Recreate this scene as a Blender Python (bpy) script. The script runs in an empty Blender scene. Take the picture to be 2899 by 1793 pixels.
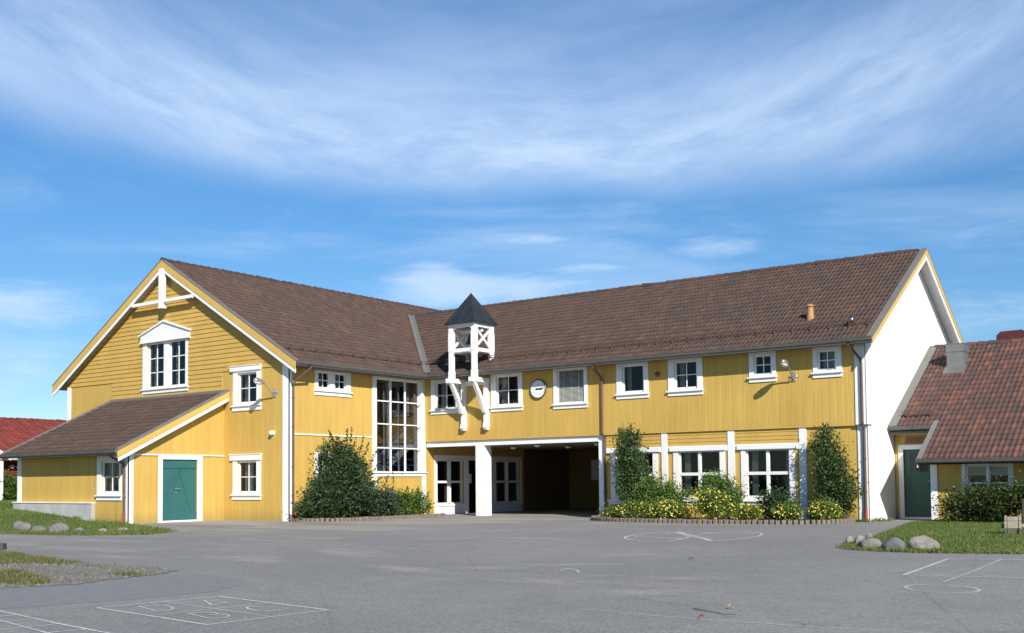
import bpy, bmesh, math, random
import numpy as np
from mathutils import Vector

SC = bpy.context.scene
COL = SC.collection
R_ = math.radians
# ------------------------------------------------------------------ camera
YAW, PITCH, ROLL = R_(36.442), R_(2.651), R_(0.514)
CAM = Vector((28.657, -32.98, 1.298))
fw = Vector((-math.sin(YAW) * math.cos(PITCH), math.cos(YAW) * math.cos(PITCH), math.sin(PITCH)))
r0 = fw.cross(Vector((0, 0, 1))).normalized()
u0_ = r0.cross(fw)
rt = math.cos(ROLL) * r0 - math.sin(ROLL) * u0_
up = math.sin(ROLL) * r0 + math.cos(ROLL) * u0_
cd = bpy.data.cameras.new('camera')
cam = bpy.data.objects.new('camera', cd)
COL.objects.link(cam)
from mathutils import Matrix
cam.matrix_world = Matrix(((rt.x, up.x, -fw.x, CAM.x), (rt.y, up.y, -fw.y, CAM.y), (rt.z, up.z, -fw.z, CAM.z), (0, 0, 0, 1)))
cd.sensor_width = 36.0
cd.lens = 36.0 * 3078.3 / 2899
cd.shift_y = (1222.0 - 896.5) / 2899
cd.clip_end = 6000
cd.clip_start = 0.1
SC.camera = cam
# ------------------------------------------------------------------ view
SC.view_settings.view_transform = 'Standard'
SC.view_settings.look = 'None'
SC.view_settings.gamma = 1.0
SC.view_settings.exposure = 0.45
# ------------------------------------------------------------------ sun
SUN = Vector((1.5, -1.05, 1.1)).normalized()
sd = bpy.data.lights.new('sun', 'SUN')
sd.energy = 4.7
sd.angle = R_(0.53)
sd.color = (1.0, 0.95, 0.87)
so = bpy.data.objects.new('sun', sd)
so.rotation_euler = SUN.to_track_quat('Z', 'Y').to_euler()
so.location = (30, -20, 30)
COL.objects.link(so)


# ------------------------------------------------------------------ node helper
class NT:
    def __init__(s, nt):
        s.nt = nt

    def n(s, t, **k):
        nd = s.nt.nodes.new(t)
        for a, v in k.items():
            setattr(nd, a, v)
        return nd

    def put(s, sock, v):
        if isinstance(v, bpy.types.NodeSocket):
            s.nt.links.new(v, sock)
        elif v is not None:
            if hasattr(sock.default_value, '__len__') and not hasattr(v, '__len__'):
                v = (v,) * len(sock.default_value)
            if hasattr(v, '__len__') and len(sock.default_value) == 4 and len(v) == 3:
                v = tuple(v) + (1,)
            sock.default_value = v

    def m(s, op, a, b=None, c=None, clamp=False):
        nd = s.n('ShaderNodeMath', operation=op, use_clamp=clamp)
        for i, v in enumerate((a, b, c)):
            if v is not None:
                s.put(nd.inputs[i], v)
        return nd.outputs[0]

    def mix(s, f, a, b, mode='MIX'):
        nd = s.n('ShaderNodeMix', data_type='RGBA', blend_type=mode)
        s.put(nd.inputs[0], f)
        s.put(nd.inputs[6], a)
        s.put(nd.inputs[7], b)
        return nd.outputs[2]

    def noise(s, vec, scale, detail=4, rough=.55, dist=0.0):
        nd = s.n('ShaderNodeTexNoise')
        if vec is not None:
            s.put(nd.inputs['Vector'], vec)
        nd.inputs['Scale'].default_value = scale
        nd.inputs['Detail'].default_value = detail
        nd.inputs['Roughness'].default_value = rough
        nd.inputs['Distortion'].default_value = dist
        return nd.outputs['Fac']

    def rng(s, v, a, b, c=0.0, d=1.0, smooth=True):
        nd = s.n('ShaderNodeMapRange', interpolation_type='SMOOTHSTEP' if smooth else 'LINEAR')
        for i, x in enumerate((v, a, b, c, d)):
            s.put(nd.inputs[i], x)
        return nd.outputs[0]

    def vec(s, v, scale=(1, 1, 1), loc=(0, 0, 0), rot=(0, 0, 0)):
        nd = s.n('ShaderNodeMapping')
        s.put(nd.inputs[0], v)
        nd.inputs['Location'].default_value = loc
        nd.inputs['Rotation'].default_value = rot
        nd.inputs['Scale'].default_value = scale
        return nd.outputs[0]

    def sep(s, v):
        nd = s.n('ShaderNodeSeparateXYZ')
        s.put(nd.inputs[0], v)
        return nd.outputs

    def comb(s, x, y, z):
        nd = s.n('ShaderNodeCombineXYZ')
        for i, v in enumerate((x, y, z)):
            s.put(nd.inputs[i], v)
        return nd.outputs[0]

    def bump(s, h, dist, strength=1.0, normal=None):
        nd = s.n('ShaderNodeBump')
        s.put(nd.inputs['Height'], h)
        nd.inputs['Distance'].default_value = dist
        nd.inputs['Strength'].default_value = strength
        if normal is not None:
            s.put(nd.inputs['Normal'], normal)
        return nd.outputs[0]


# ------------------------------------------------------------------ world: sky with cirrus
W = bpy.data.worlds.new('World')
SC.world = W
W.use_nodes = True
W.node_tree.nodes.clear()
w = NT(W.node_tree)
sky = w.n('ShaderNodeTexSky', sky_type='NISHITA')
sky.sun_disc = False
sky.sun_elevation = math.asin(SUN.z)
sky.sun_rotation = math.atan2(SUN.x, SUN.y)
sky.altitude = 1500
sky.air_density = 1.0
sky.dust_density = 0.0
sky.ozone_density = 3.0
gen = w.n('ShaderNodeTexCoord').outputs['Generated']
gx, gy, gz = w.sep(gen)
# azimuth (deg) around the bearing the yard looks along, elevation (deg)
c_, s_ = math.cos(YAW), math.sin(YAW)
ax = w.m('ADD', w.m('MULTIPLY', gx, c_), w.m('MULTIPLY', gy, s_))
ay = w.m('SUBTRACT', w.m('MULTIPLY', gy, c_), w.m('MULTIPLY', gx, s_))
az = w.m('MULTIPLY', w.m('ARCTAN2', ax, ay), 57.296)
el = w.m('MULTIPLY', w.m('ARCSINE', gz), 57.296)
az2 = w.m('MULTIPLY', az, az)
warp = w.noise(w.comb(w.m('MULTIPLY', az, .05), w.m('MULTIPLY', el, .1), 0.0), 1.0, 3)
t = w.m('SUBTRACT', w.m('SUBTRACT', el, w.m('MULTIPLY_ADD', az2, .0085, 15.6)), w.m('MULTIPLY', w.m('SUBTRACT', warp, .5), 4.0))
streak = w.noise(w.comb(w.m('MULTIPLY', az, .055), w.m('MULTIPLY', t, .26), 3.1), 1.0, 5, .55, .15)
fine = w.noise(w.comb(w.m('MULTIPLY', az, .33), w.m('MULTIPLY', t, 1.1), 7.7), 1.0, 8, .66, .1)
tb = w.m('SUBTRACT', w.m('SUBTRACT', el, w.m('ADD', w.m('MULTIPLY_ADD', az2, .0028, 15.2), w.m('MULTIPLY', az, -.03))), w.m('MULTIPLY', w.m('SUBTRACT', warp, .5), 3.5))
mid_ = w.m('EXPONENT', w.m('MULTIPLY', az2, -1.0 / 420))
lo = w.rng(tb, -1.6, 1.9)
hi = w.rng(tb, 1.5, 9.0, 1.0, .42)
band = w.m('MULTIPLY', lo, hi)
tex = w.m('ADD', w.m('MULTIPLY', streak, .95), w.m('MULTIPLY', fine, .30))
cir = w.m('MULTIPLY', band, w.rng(tex, .12, .95), clamp=True)
core = w.m('MULTIPLY', w.m('MULTIPLY', w.rng(t, -1.4, .6), w.rng(t, .8, 4.5, 1.0, 0.0)), w.rng(fine, .2, .8, .3, .9))
# thin veil under the band and the low bank of cumulus
veil = w.m('MULTIPLY', w.rng(w.noise(w.comb(w.m('MULTIPLY', az, .06), w.m('MULTIPLY', el, .3), 1.3), 1.0, 5, .6, .5), .45, .8), .35)
def blob(a0, e0, sa, se):
    da = w.m('DIVIDE', w.m('SUBTRACT', az, a0), sa)
    de = w.m('DIVIDE', w.m('SUBTRACT', el, e0), se)
    return w.m('EXPONENT', w.m('MULTIPLY', w.m('ADD', w.m('MULTIPLY', da, da), w.m('MULTIPLY', de, de)), -1.0))
low = None
for a0, e0, sa, se, k in ((-1, 9.9, 6.5, 1.1, 1.0), (-4, 10.9, 2.2, .8, .8), (1.2, 12.7, 3.2, .45, .9), (10.5, 11.9, 2.8, .8, .7), (4.5, 11.2, 2.5, .35, .6),
                          (-25, 8.6, 4, 1.0, .8), (-27, 5.5, 7, 3, .6), (24, 8, 7, 1.6, .5), (-17, 10, 6, .6, .3)):
    b = w.m('MULTIPLY', blob(a0, e0, sa, se), k)
    low = b if low is None else w.m('ADD', low, b)
lown = w.noise(w.comb(w.m('MULTIPLY', az, .16), w.m('MULTIPLY', el, .7), 9.0), 1.0, 8, .68, .2)
lowc = w.m('MULTIPLY', w.m('MULTIPLY', w.rng(w.m('ADD', w.m('MULTIPLY', low, .8), w.m('MULTIPLY', lown, 1.5)), .85, 1.75), w.rng(low, .04, .4)), .68)
dens = w.m('ADD', w.m('MULTIPLY', cir, w.m('MULTIPLY_ADD', mid_, .22, .52)), w.m('MULTIPLY', core, .26))
dens = w.m('MAXIMUM', w.m('MAXIMUM', dens, lowc), veil)
dens = w.m('MINIMUM', w.m('MULTIPLY', w.m('MULTIPLY', dens, w.rng(el, 1.0, 4.0)), w.rng(el, 26.0, 45.0, 1.0, .15)), .9)
hs = w.n('ShaderNodeHueSaturation')
hs.inputs['Saturation'].default_value = 1.2
hs.inputs['Value'].default_value = 1.0
w.put(hs.inputs['Color'], sky.outputs[0])
SKYV = w.m('MULTIPLY', w.rng(el, 2.0, 20.0, .72, 1.06, False), w.rng(el, 28.0, 60.0, 1.0, .5))
SKYC = w.mix(1.0, hs.outputs[0], w.comb(w.m('MULTIPLY', SKYV, .92), w.m('MULTIPLY', SKYV, 1.0), SKYV), 'MULTIPLY')
colr = w.mix(dens, SKYC, (5.3, 6.5, 8.2))
bg = w.n('ShaderNodeBackground')
w.put(bg.inputs[0], colr)
bg.inputs[1].default_value = 0.1
wo = w.n('ShaderNodeOutputWorld')
w.nt.links.new(bg.outputs[0], wo.inputs[0])


# ------------------------------------------------------------------ materials
def newmat(name):
    m = bpy.data.materials.new(name)
    m.use_nodes = True
    nt = m.node_tree
    p = nt.nodes['Principled BSDF']
    return m, NT(nt), p


def pos(k):
    return k.n('ShaderNodeNewGeometry').outputs['Position']


def mat_plain(name, rgb, rough=.6, var=.12, scale=3.0, metal=0.0, bump=0.0, bscale=40, spec=.4):
    m, k, p = newmat(name)
    P = pos(k)
    n = k.noise(P, scale, 5)
    f = k.rng(n, .3, .7, 1 - var, 1 + var, False)
    k.put(p.inputs['Base Color'], k.mix(1.0, rgb, k.comb(f, f, f), 'MULTIPLY'))
    p.inputs['Roughness'].default_value = rough
    p.inputs['Metallic'].default_value = metal
    p.inputs['Specular IOR Level'].default_value = spec
    if bump:
        k.put(p.inputs['Normal'], k.bump(k.noise(P, bscale, 4), bump))
    return m


def mat_boards(name, rgb, pitch=.125, depth=.003):
    """vertical tongue-and-groove boards, painted"""
    m, k, p = newmat(name)
    P = pos(k)
    x, y, z = k.sep(P)
    u = k.m('DIVIDE', k.m('ADD', x, y), pitch)
    fr = k.m('FRACT', u)
    dist = k.m('ABSOLUTE', k.m('SUBTRACT', fr, .5))
    h = k.rng(dist, .37, .5, 1.0, 0.0)
    wn = k.n('ShaderNodeTexWhiteNoise', noise_dimensions='1D')
    k.put(wn.inputs['W'], k.m('FLOOR', u))
    f1 = k.rng(wn.outputs[0], 0, 1, .955, 1.04, False)
    gr = k.noise(k.vec(P, (9, 9, .7)), 1.0, 4)
    f2 = k.rng(gr, .3, .7, .93, 1.06, False)
    big = k.noise(k.vec(P, (.5, .5, .35)), 1.0, 4)
    f3 = k.rng(big, .3, .75, .90, 1.06, False)
    f = k.m('MULTIPLY', k.m('MULTIPLY', f1, f2), f3)
    c = k.mix(1.0, rgb, k.comb(f, f, f), 'MULTIPLY')
    # splash and dirt near the ground, real grime on the paint
    g = k.m('MULTIPLY', k.rng(k.m('ADD', z, k.m('MULTIPLY', gr, .35)), .12, .75, .42, 0.0), 1.0)
    c = k.mix(g, c, (.2, .15, .07))
    # weather streaks
    st = k.noise(k.vec(P, (2.6, 2.6, .22)), 1.0, 7, .7)
    c = k.mix(k.rng(st, .56, .82, 0, .28), c, tuple(v * .72 for v in rgb))
    k.put(p.inputs['Base Color'], c)
    p.inputs['Roughness'].default_value = .62
    p.inputs['Specular IOR Level'].default_value = .25
    k.put(p.inputs['Normal'], k.bump(h, depth))
    return m


YEL = (.565, .368, .092)
M = {}
M['yboard'] = mat_boards('yellow_board_paint', YEL)
M['shadeboard'] = mat_boards('passage_shade_board', (.15, .095, .05))  # deep passage wall: the shade in there is put into the board colour
M['dimboard'] = mat_boards('passage_dim_board', (.24, .15, .05))  # passage end wall: yellow boards dimmed, shade painted into the colour
M['ylap'] = mat_plain('yellow_lap_paint', (.525, .338, .086), .6, .07, 2.0, bump=.002, spec=.25)
M['ytrim'] = mat_plain('yellow_trim_paint', (.60, .385, .095), .6, .06, 2.0, spec=.25)
M['white'] = mat_plain('white_wood_paint', (.80, .80, .79), .5, .04, 2.5, bump=.0015, bscale=25)
M['plaster'] = mat_plain('white_render', (.84, .84, .83), .85, .025, 1.2, bump=.004, bscale=14)
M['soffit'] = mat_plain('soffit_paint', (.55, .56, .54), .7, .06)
M['soffitdark'] = mat_plain('dark_eave_board', (.13, .11, .09), .8, .1)  # eave soffit boards, darker than the roof deck undersides
M['shadeceil'] = mat_plain('passage_ceiling_shade', (.24, .23, .20), .8, .08)  # ceiling colour darkened to carry the shade of the passage
M['gutter'] = mat_plain('grey_gutter_metal', (.115, .105, .10), .6, .15, 4.0, spec=.25)
M['cap'] = mat_plain('grey_flashing_metal', (.165, .16, .148), .65, .1, 5.0)
M['pipe'] = mat_plain('brown_pipe_metal', (.115, .075, .06), .4, .1, 4.0)
M['pipered'] = mat_plain('red_pipe_shoe', (.3, .05, .04), .5, .1)
M['zinc'] = mat_plain('zinc_sheet', (.20, .20, .20), .42, .1, 4.0, metal=.4)
M['concrete'] = mat_plain('pale_concrete', (.42, .42, .40), .9, .15, 2.0, bump=.006, bscale=30)
M['teal'] = mat_plain('teal_door_paint', (.026, .118, .116), .5, .08, 2.0)
M['green'] = mat_plain('dark_green_door_paint', (.018, .085, .065), .4, .08)
M['slate'] = mat_plain('black_sheet_metal', (.035, .04, .045), .38, .25, 3.0, metal=.3)
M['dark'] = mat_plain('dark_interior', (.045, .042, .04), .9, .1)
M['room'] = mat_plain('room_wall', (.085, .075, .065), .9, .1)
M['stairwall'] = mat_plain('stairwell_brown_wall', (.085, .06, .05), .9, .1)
M['bronze'] = mat_plain('bell_bronze', (.06, .055, .05), .35, .2, metal=.7)
M['steel'] = mat_plain('lamp_metal', (.42, .43, .43), .3, .1, metal=.7)
M['lens'] = mat_plain('lamp_lens', (.7, .7, .68), .08, .03, spec=.8)
M['ochre'] = mat_plain('ochre_pipe', (.42, .21, .08), .4, .15, 5.0)
M['chrome'] = mat_plain('polished_cowl', (.35, .3, .36), .12, .1, metal=.9)
M['redmetal'] = mat_plain('dark_red_metal', (.09, .022, .022), .45, .1)
M['redwood'] = mat_boards('red_board_paint', (.24, .026, .022))
M['redplastic'] = mat_plain('red_plastic', (.4, .02, .02), .35, .05)
M['black'] = mat_plain('black_paint', (.012, .012, .012), .5, .05)
M['dial'] = mat_plain('clock_dial', (.8, .81, .82), .35, .02)
M['bezel'] = mat_plain('clock_bezel', (.17, .15, .14), .35, .08, metal=.3)
M['ink'] = mat_plain('numeral_grey', (.10, .10, .11), .6, .05)
M['curtain'] = mat_plain('curtain_cloth', (.62, .62, .58), .9, .1, 8.0)
M['redcloth'] = mat_plain('red_cloth', (.45, .05, .06), .9, .1)
M['blind'] = mat_plain('blind_slat', (.66, .66, .60), .5, .03)
M['blue'] = mat_plain('blue_rail_paint', (.05, .11, .42), .4, .05)
M['stair'] = mat_plain('stair_white', (.7, .69, .66), .6, .06)
M['signwood'] = mat_plain('sign_wood', (.26, .14, .06), .7, .2, 9.0)
M['paper'] = mat_plain('paper', (.75, .75, .74), .8, .04)
M['timber'] = mat_plain('weathered_timber', (.30, .26, .20), .85, .2, 6.0, bump=.004, bscale=50)
M['timberd'] = mat_plain('dark_timber', (.07, .06, .055), .85, .2, 6.0, bump=.004, bscale=50)
M['soil'] = mat_plain('bed_soil', (.055, .042, .03), .95, .3, 6.0, bump=.02, bscale=25)
M['bark'] = mat_plain('shrub_bark', (.085, .06, .042), .9, .2, 8.0)
M['edge'] = mat_plain('edging_concrete', (.185, .150, .12), .9, .25, 7.0, bump=.004, bscale=60)
M['twig'] = mat_plain('dry_twig', (.12, .07, .045), .9, .2, 9.0)
M['leafdry'] = mat_plain('dry_leaf', (.36, .24, .10), .7, .2, 9.0)
M['leafred'] = mat_plain('red_leaf', (.36, .07, .05), .7, .2, 9.0)


def mat_glass(name='window_glass', gain=1.0, tint=(.74, .78, .77, 1)):
    m, k, p = newmat(name)
    nt = k.nt
    P = pos(k)
    nb = k.bump(k.noise(P, 1.6, 2), .004)
    tr = k.n('ShaderNodeBsdfTransparent')
    tr.inputs[0].default_value = tint
    gl = k.n('ShaderNodeBsdfGlossy')
    gl.inputs['Roughness'].default_value = .015
    k.put(gl.inputs['Normal'], nb)
    fr = k.n('ShaderNodeFresnel')
    fr.inputs[0].default_value = 1.5
    k.put(fr.inputs['Normal'], nb)
    mx = k.n('ShaderNodeMixShader')
    k.put(mx.inputs[0], k.m('MINIMUM', k.m('MULTIPLY', fr.outputs[0], gain), .9))
    nt.links.new(tr.outputs[0], mx.inputs[1])
    nt.links.new(gl.outputs[0], mx.inputs[2])
    nt.links.new(mx.outputs[0], nt.nodes['Material Output'].inputs[0])
    return m


M['glass'] = mat_glass()
M['glasscoat'] = mat_glass('coated_stair_glass', 3.2, (.95, .97, .96, 1))


def mat_tile(name, c0, c1, c2, rough=.75, lich=.25):
    m, k, p = newmat(name)
    P = pos(k)
    at = k.n('ShaderNodeAttribute', attribute_name='tv')
    v = at.outputs['Fac']
    rp = k.n('ShaderNodeValToRGB')
    e = rp.color_ramp.elements
    e[0].position, e[0].color = 0.0, c0 + (1,)
    e[1].position, e[1].color = 1.0, c2 + (1,)
    q = e.new(.55)
    q.color = c1 + (1,)
    big = k.noise(k.vec(P, (.4, .4, .4)), 1.0, 5, .6)
    v2 = k.m('ADD', v, k.m('MULTIPLY', k.m('SUBTRACT', big, .5), .45), clamp=True)
    k.put(rp.inputs[0], v2)
    n2 = k.noise(P, 16, 5, .65)
    c = k.mix(k.rng(n2, .50, .72, 0, lich), rp.outputs[0], (.125, .12, .10))
    n3 = k.noise(P, 45, 3)
    f = k.rng(n3, .3, .7, .85, 1.15, False)
    k.put(p.inputs['Base Color'], k.mix(1.0, c, k.comb(f, f, f), 'MULTIPLY'))
    p.inputs['Roughness'].default_value = rough
    p.inputs['Specular IOR Level'].default_value = .3
    k.put(p.inputs['Normal'], k.bump(n3, .004))
    return m


M['tile'] = mat_tile('brown_roof_tile', (.058, .044, .037), (.082, .051, .041), (.116, .063, .045))
M['tilered'] = mat_tile('red_brown_roof_tile', (.064, .047, .045), (.105, .054, .045), (.185, .080, .054))
M['tilebright'] = mat_tile('bright_red_tile', (.14, .028, .024), (.18, .036, .030), (.22, .048, .036), lich=.1)


def mat_leaf(name, dark, mid, light, trans=.3):
    m, k, p = newmat(name)
    nt = k.nt
    at = k.n('ShaderNodeAttribute', attribute_name='tv')
    rp = k.n('ShaderNodeValToRGB')
    e = rp.color_ramp.elements
    e[0].position, e[0].color = 0.0, dark + (1,)
    e[1].position, e[1].color = 1.0, light + (1,)
    q = e.new(.5)
    q.color = mid + (1,)
    k.put(rp.inputs[0], at.outputs['Fac'])
    k.put(p.inputs['Base Color'], rp.outputs[0])
    p.inputs['Roughness'].default_value = .5
    p.inputs['Specular IOR Level'].default_value = .35
    tl = k.n('ShaderNodeBsdfTranslucent')
    k.put(tl.inputs[0], k.mix(1.0, rp.outputs[0], (1.25, 1.3, .7), 'MULTIPLY'))
    mx = k.n('ShaderNodeMixShader')
    mx.inputs[0].default_value = trans
    nt.links.new(p.outputs[0], mx.inputs[1])
    nt.links.new(tl.outputs[0], mx.inputs[2])
    nt.links.new(mx.outputs[0], nt.nodes['Material Output'].inputs[0])
    return m


M['leafdark'] = mat_leaf('dark_shrub_leaf', (.030, .055, .022), (.045, .085, .032), (.085, .125, .05))
M['leafblue'] = mat_leaf('dull_shrub_leaf', (.035, .055, .035), (.05, .08, .045), (.085, .115, .07))
M['leafgreen'] = mat_leaf('fresh_shrub_leaf', (.05, .10, .02), (.095, .17, .032), (.165, .235, .055))
M['leafmid'] = mat_leaf('mid_green_leaf', (.032, .065, .02), (.055, .10, .03), (.105, .155, .055))
M['leaffresh'] = mat_leaf('yellow_green_leaf', (.07, .12, .025), (.12, .19, .035), (.20, .26, .06))
M['leafjun'] = mat_leaf('juniper_leaf', (.028, .05, .014), (.055, .085, .02), (.12, .14, .04))
M['petal'] = mat_leaf('yellow_petal', (.75, .52, .04), (.82, .64, .07), (.85, .74, .22), .2)
M['grass'] = mat_leaf('grass_blade', (.07, .125, .025), (.12, .18, .038), (.22, .225, .08), .3)
M['grassdry'] = mat_leaf('dry_grass_blade', (.085, .11, .03), (.14, .15, .045), (.24, .2, .09), .3)


def mat_lawn():
    m, k, p = newmat('lawn_soil')
    P = pos(k)
    n = k.noise(P, .8, 5, .6)
    c = k.mix(k.rng(n, .35, .7), (.05, .085, .018), (.10, .10, .035))
    k.put(p.inputs['Base Color'], c)
    p.inputs['Roughness'].default_value = .95
    k.put(p.inputs['Normal'], k.bump(k.noise(P, 30, 4), .02))
    return m


M['lawn'] = mat_lawn()


def mat_asphalt():
    m, k, p = newmat('asphalt')
    P = pos(k)
    x, y, z = k.sep(P)
    big = k.noise(P, .22, 5, .55)
    base = k.mix(k.rng(big, .35, .65), (.220, .218, .212), (.258, .254, .245))
    mid = k.noise(P, 1.7, 5, .6)
    base = k.mix(k.rng(mid, .35, .75, 0, .6), base, (.192, .191, .188))
    # wind-blown sand lying in drifts, thicker near the west side and across the middle
    sn = k.noise(k.vec(P, (.16, .5, 1), rot=(0, 0, R_(35))), 1.0, 7, .62, .7)
    sn2 = k.noise(P, 7, 4, .6)
    west = k.rng(k.m('SUBTRACT', x, k.m('MULTIPLY', y, .25)), 4, 14, .22, 0.0)
    sand = k.rng(k.m('ADD', k.m('ADD', sn, k.m('MULTIPLY', sn2, .16)), k.m('MULTIPLY', west, .8)), .64, .84, 0, .8)
    SANDS = ((8.42, -20.13, -.004, 3.58), (13.91, -20.49, -.179, 1.95), (13.95, -18.31, -.431, 3.31), (18.48, -19.89, .24, 1.15), (19.21, -18.76, .615, 1.34), (20.45, -21.27, .055, 1.29), (21.89, -19.95, .454, .77), (22.35, -21.78, .372, 1.1), (9.53, -14.85, .817, 1.6), (17.58, -20.67, -.208, 1.75), (10.97, -9.43, .881, 2.33), (5.63, -14.97, .714, 2.12), (18.97, -16.12, .63, 1.0))
    drift = None
    for bx, by, bt, bl in SANDS:
        lx = k.m('ADD', k.m('MULTIPLY', k.m('SUBTRACT', x, bx), math.cos(bt) / (bl * .8)), k.m('MULTIPLY', k.m('SUBTRACT', y, by), math.sin(bt) / (bl * .8)))
        ly = k.m('SUBTRACT', k.m('MULTIPLY', k.m('SUBTRACT', y, by), math.cos(bt) / (.26 + .16 * bl)), k.m('MULTIPLY', k.m('SUBTRACT', x, bx), math.sin(bt) / (.26 + .16 * bl)))
        e_ = k.m('EXPONENT', k.m('MULTIPLY', k.m('ADD', k.m('MULTIPLY', lx, lx), k.m('MULTIPLY', ly, ly)), -1.0))
        drift = e_ if drift is None else k.m('MAXIMUM', drift, e_)
    drift = k.rng(k.m('ADD', drift, k.m('MULTIPLY', k.m('SUBTRACT', k.noise(k.vec(P, (1.1, 2.6, 1)), 1.0, 9, .72), .5), 2.6)), .45, 1.25, 0, .62)
    near = k.rng(k.m('ADD', k.m('MULTIPLY', x, .59), k.m('MULTIPLY', y, -.81)), 27, 33, 1.0, .25)
    base = k.mix(k.m('MAXIMUM', k.m('MULTIPLY', sand, near), drift), base, (.37, .335, .285))
    # stone chips in the binder
    vo = k.n('ShaderNodeTexVoronoi', feature='F1')
    k.put(vo.inputs['Vector'], P)
    vo.inputs['Scale'].default_value = 55
    wn = k.sep(vo.outputs['Color'])[0]
    f = k.rng(wn, 0, 1, .74, 1.26, False)
    base = k.mix(1.0, base, k.comb(f, f, f), 'MULTIPLY')
    vo2 = k.n('ShaderNodeTexVoronoi', feature='F1')
    k.put(vo2.inputs['Vector'], P)
    vo2.inputs['Scale'].default_value = 9
    chip = k.m('MULTIPLY', k.rng(vo2.outputs['Distance'], .07, .10, 1, 0), k.m('GREATER_THAN', k.sep(vo2.outputs['Color'])[1], .75))
    base = k.mix(k.m('MULTIPLY', chip, .65), base, (.42, .41, .39))
    # faint cracks
    vc = k.n('ShaderNodeTexVoronoi', feature='DISTANCE_TO_EDGE')
    k.put(vc.inputs['Vector'], k.vec(k.mix(.12, P, k.n('ShaderNodeTexNoise').outputs['Color'], 'ADD'), (.16, .16, .16)))
    vc.inputs['Scale'].default_value = 1.0
    ck = k.rng(vc.outputs[0], .0012, .004, .22, 0.0)
    base = k.mix(k.m('MULTIPLY', ck, k.rng(mid, .4, .6)), base, (.07, .072, .075))
    far = k.rng(k.n('ShaderNodeVectorMath', operation='LENGTH').outputs[1], 0, 1)
    k.put(p.inputs['Base Color'], base)
    p.inputs['Roughness'].default_value = .88
    p.inputs['Specular IOR Level'].default_value = .3
    hh = k.m('ADD', k.m('MULTIPLY', wn, .5), k.noise(P, 25, 3))
    k.put(p.inputs['Normal'], k.bump(hh, .004))
    return m


M['asphalt'] = mat_asphalt()
M['asphaltnew'] = mat_plain('newer_asphalt', (.205, .208, .216), .88, .10, 6.0, bump=.003, bscale=120)


def mat_gravel():
    m, k, p = newmat('gravel_bed')
    P = pos(k)
    vo = k.n('ShaderNodeTexVoronoi', feature='F1')
    k.put(vo.inputs['Vector'], P)
    vo.inputs['Scale'].default_value = 28
    v = k.sep(vo.outputs['Color'])[0]
    c = k.mix(v, (.13, .122, .11), (.27, .255, .235))
    n = k.noise(P, 1.6, 5)
    c = k.mix(k.rng(n, .45, .65, 0, .75), c, (.20, .165, .11))
    k.put(p.inputs['Base Color'], c)
    p.inputs['Roughness'].default_value = .95
    k.put(p.inputs['Normal'], k.bump(vo.outputs['Distance'], -.02))
    return m


M['gravel'] = mat_gravel()


def mat_chalk(name, cover=.62):
    """worn white paint: the asphalt shows through where it has rubbed off"""
    m, k, p = newmat(name)
    nt = k.nt
    P = pos(k)
    n = k.noise(P, 26, 5, .7)
    n2 = k.noise(P, 1.1, 3)
    a = k.m('MULTIPLY', k.rng(n, .30, .52), k.rng(n2, .3, .65, cover * .6, cover), clamp=True)
    p.inputs['Base Color'].default_value = (.66, .67, .65, 1)
    p.inputs['Roughness'].default_value = .9
    tr = k.n('ShaderNodeBsdfTransparent')
    mx = k.n('ShaderNodeMixShader')
    k.put(mx.inputs[0], a)
    nt.links.new(tr.outputs[0], mx.inputs[1])
    nt.links.new(p.outputs[0], mx.inputs[2])
    nt.links.new(mx.outputs[0], nt.nodes['Material Output'].inputs[0])
    return m


M['chalk'] = mat_chalk('worn_white_paint', .95)
M['chalk2'] = mat_chalk('faint_white_paint', .62)


def mat_rock(name, rgb, dark):
    m, k, p = newmat(name)
    P = pos(k)
    n = k.noise(P, 5, 6, .65)
    n2 = k.noise(P, 40, 4)
    c = k.mix(k.rng(n, .35, .65), dark, rgb)
    c = k.mix(k.rng(n2, .4, .7, 0, .35), c, tuple(v * 1.35 for v in rgb))
    k.put(p.inputs['Base Color'], c)
    p.inputs['Roughness'].default_value = .9
    k.put(p.inputs['Normal'], k.bump(k.m('ADD', n, k.m('MULTIPLY', n2, .4)), .02))
    return m


M['rock'] = mat_rock('grey_granite', (.20, .185, .17), (.12, .112, .105))
M['gravelstone'] = mat_rock('gravel_stone', (.23, .22, .20), (.13, .12, .11))
M['rockblue'] = mat_rock('blue_grey_stone', (.135, .137, .14), (.085, .088, .092))
M['rockpale'] = mat_rock('pale_granite', (.27, .25, .22), (.16, .15, .135))


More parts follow.
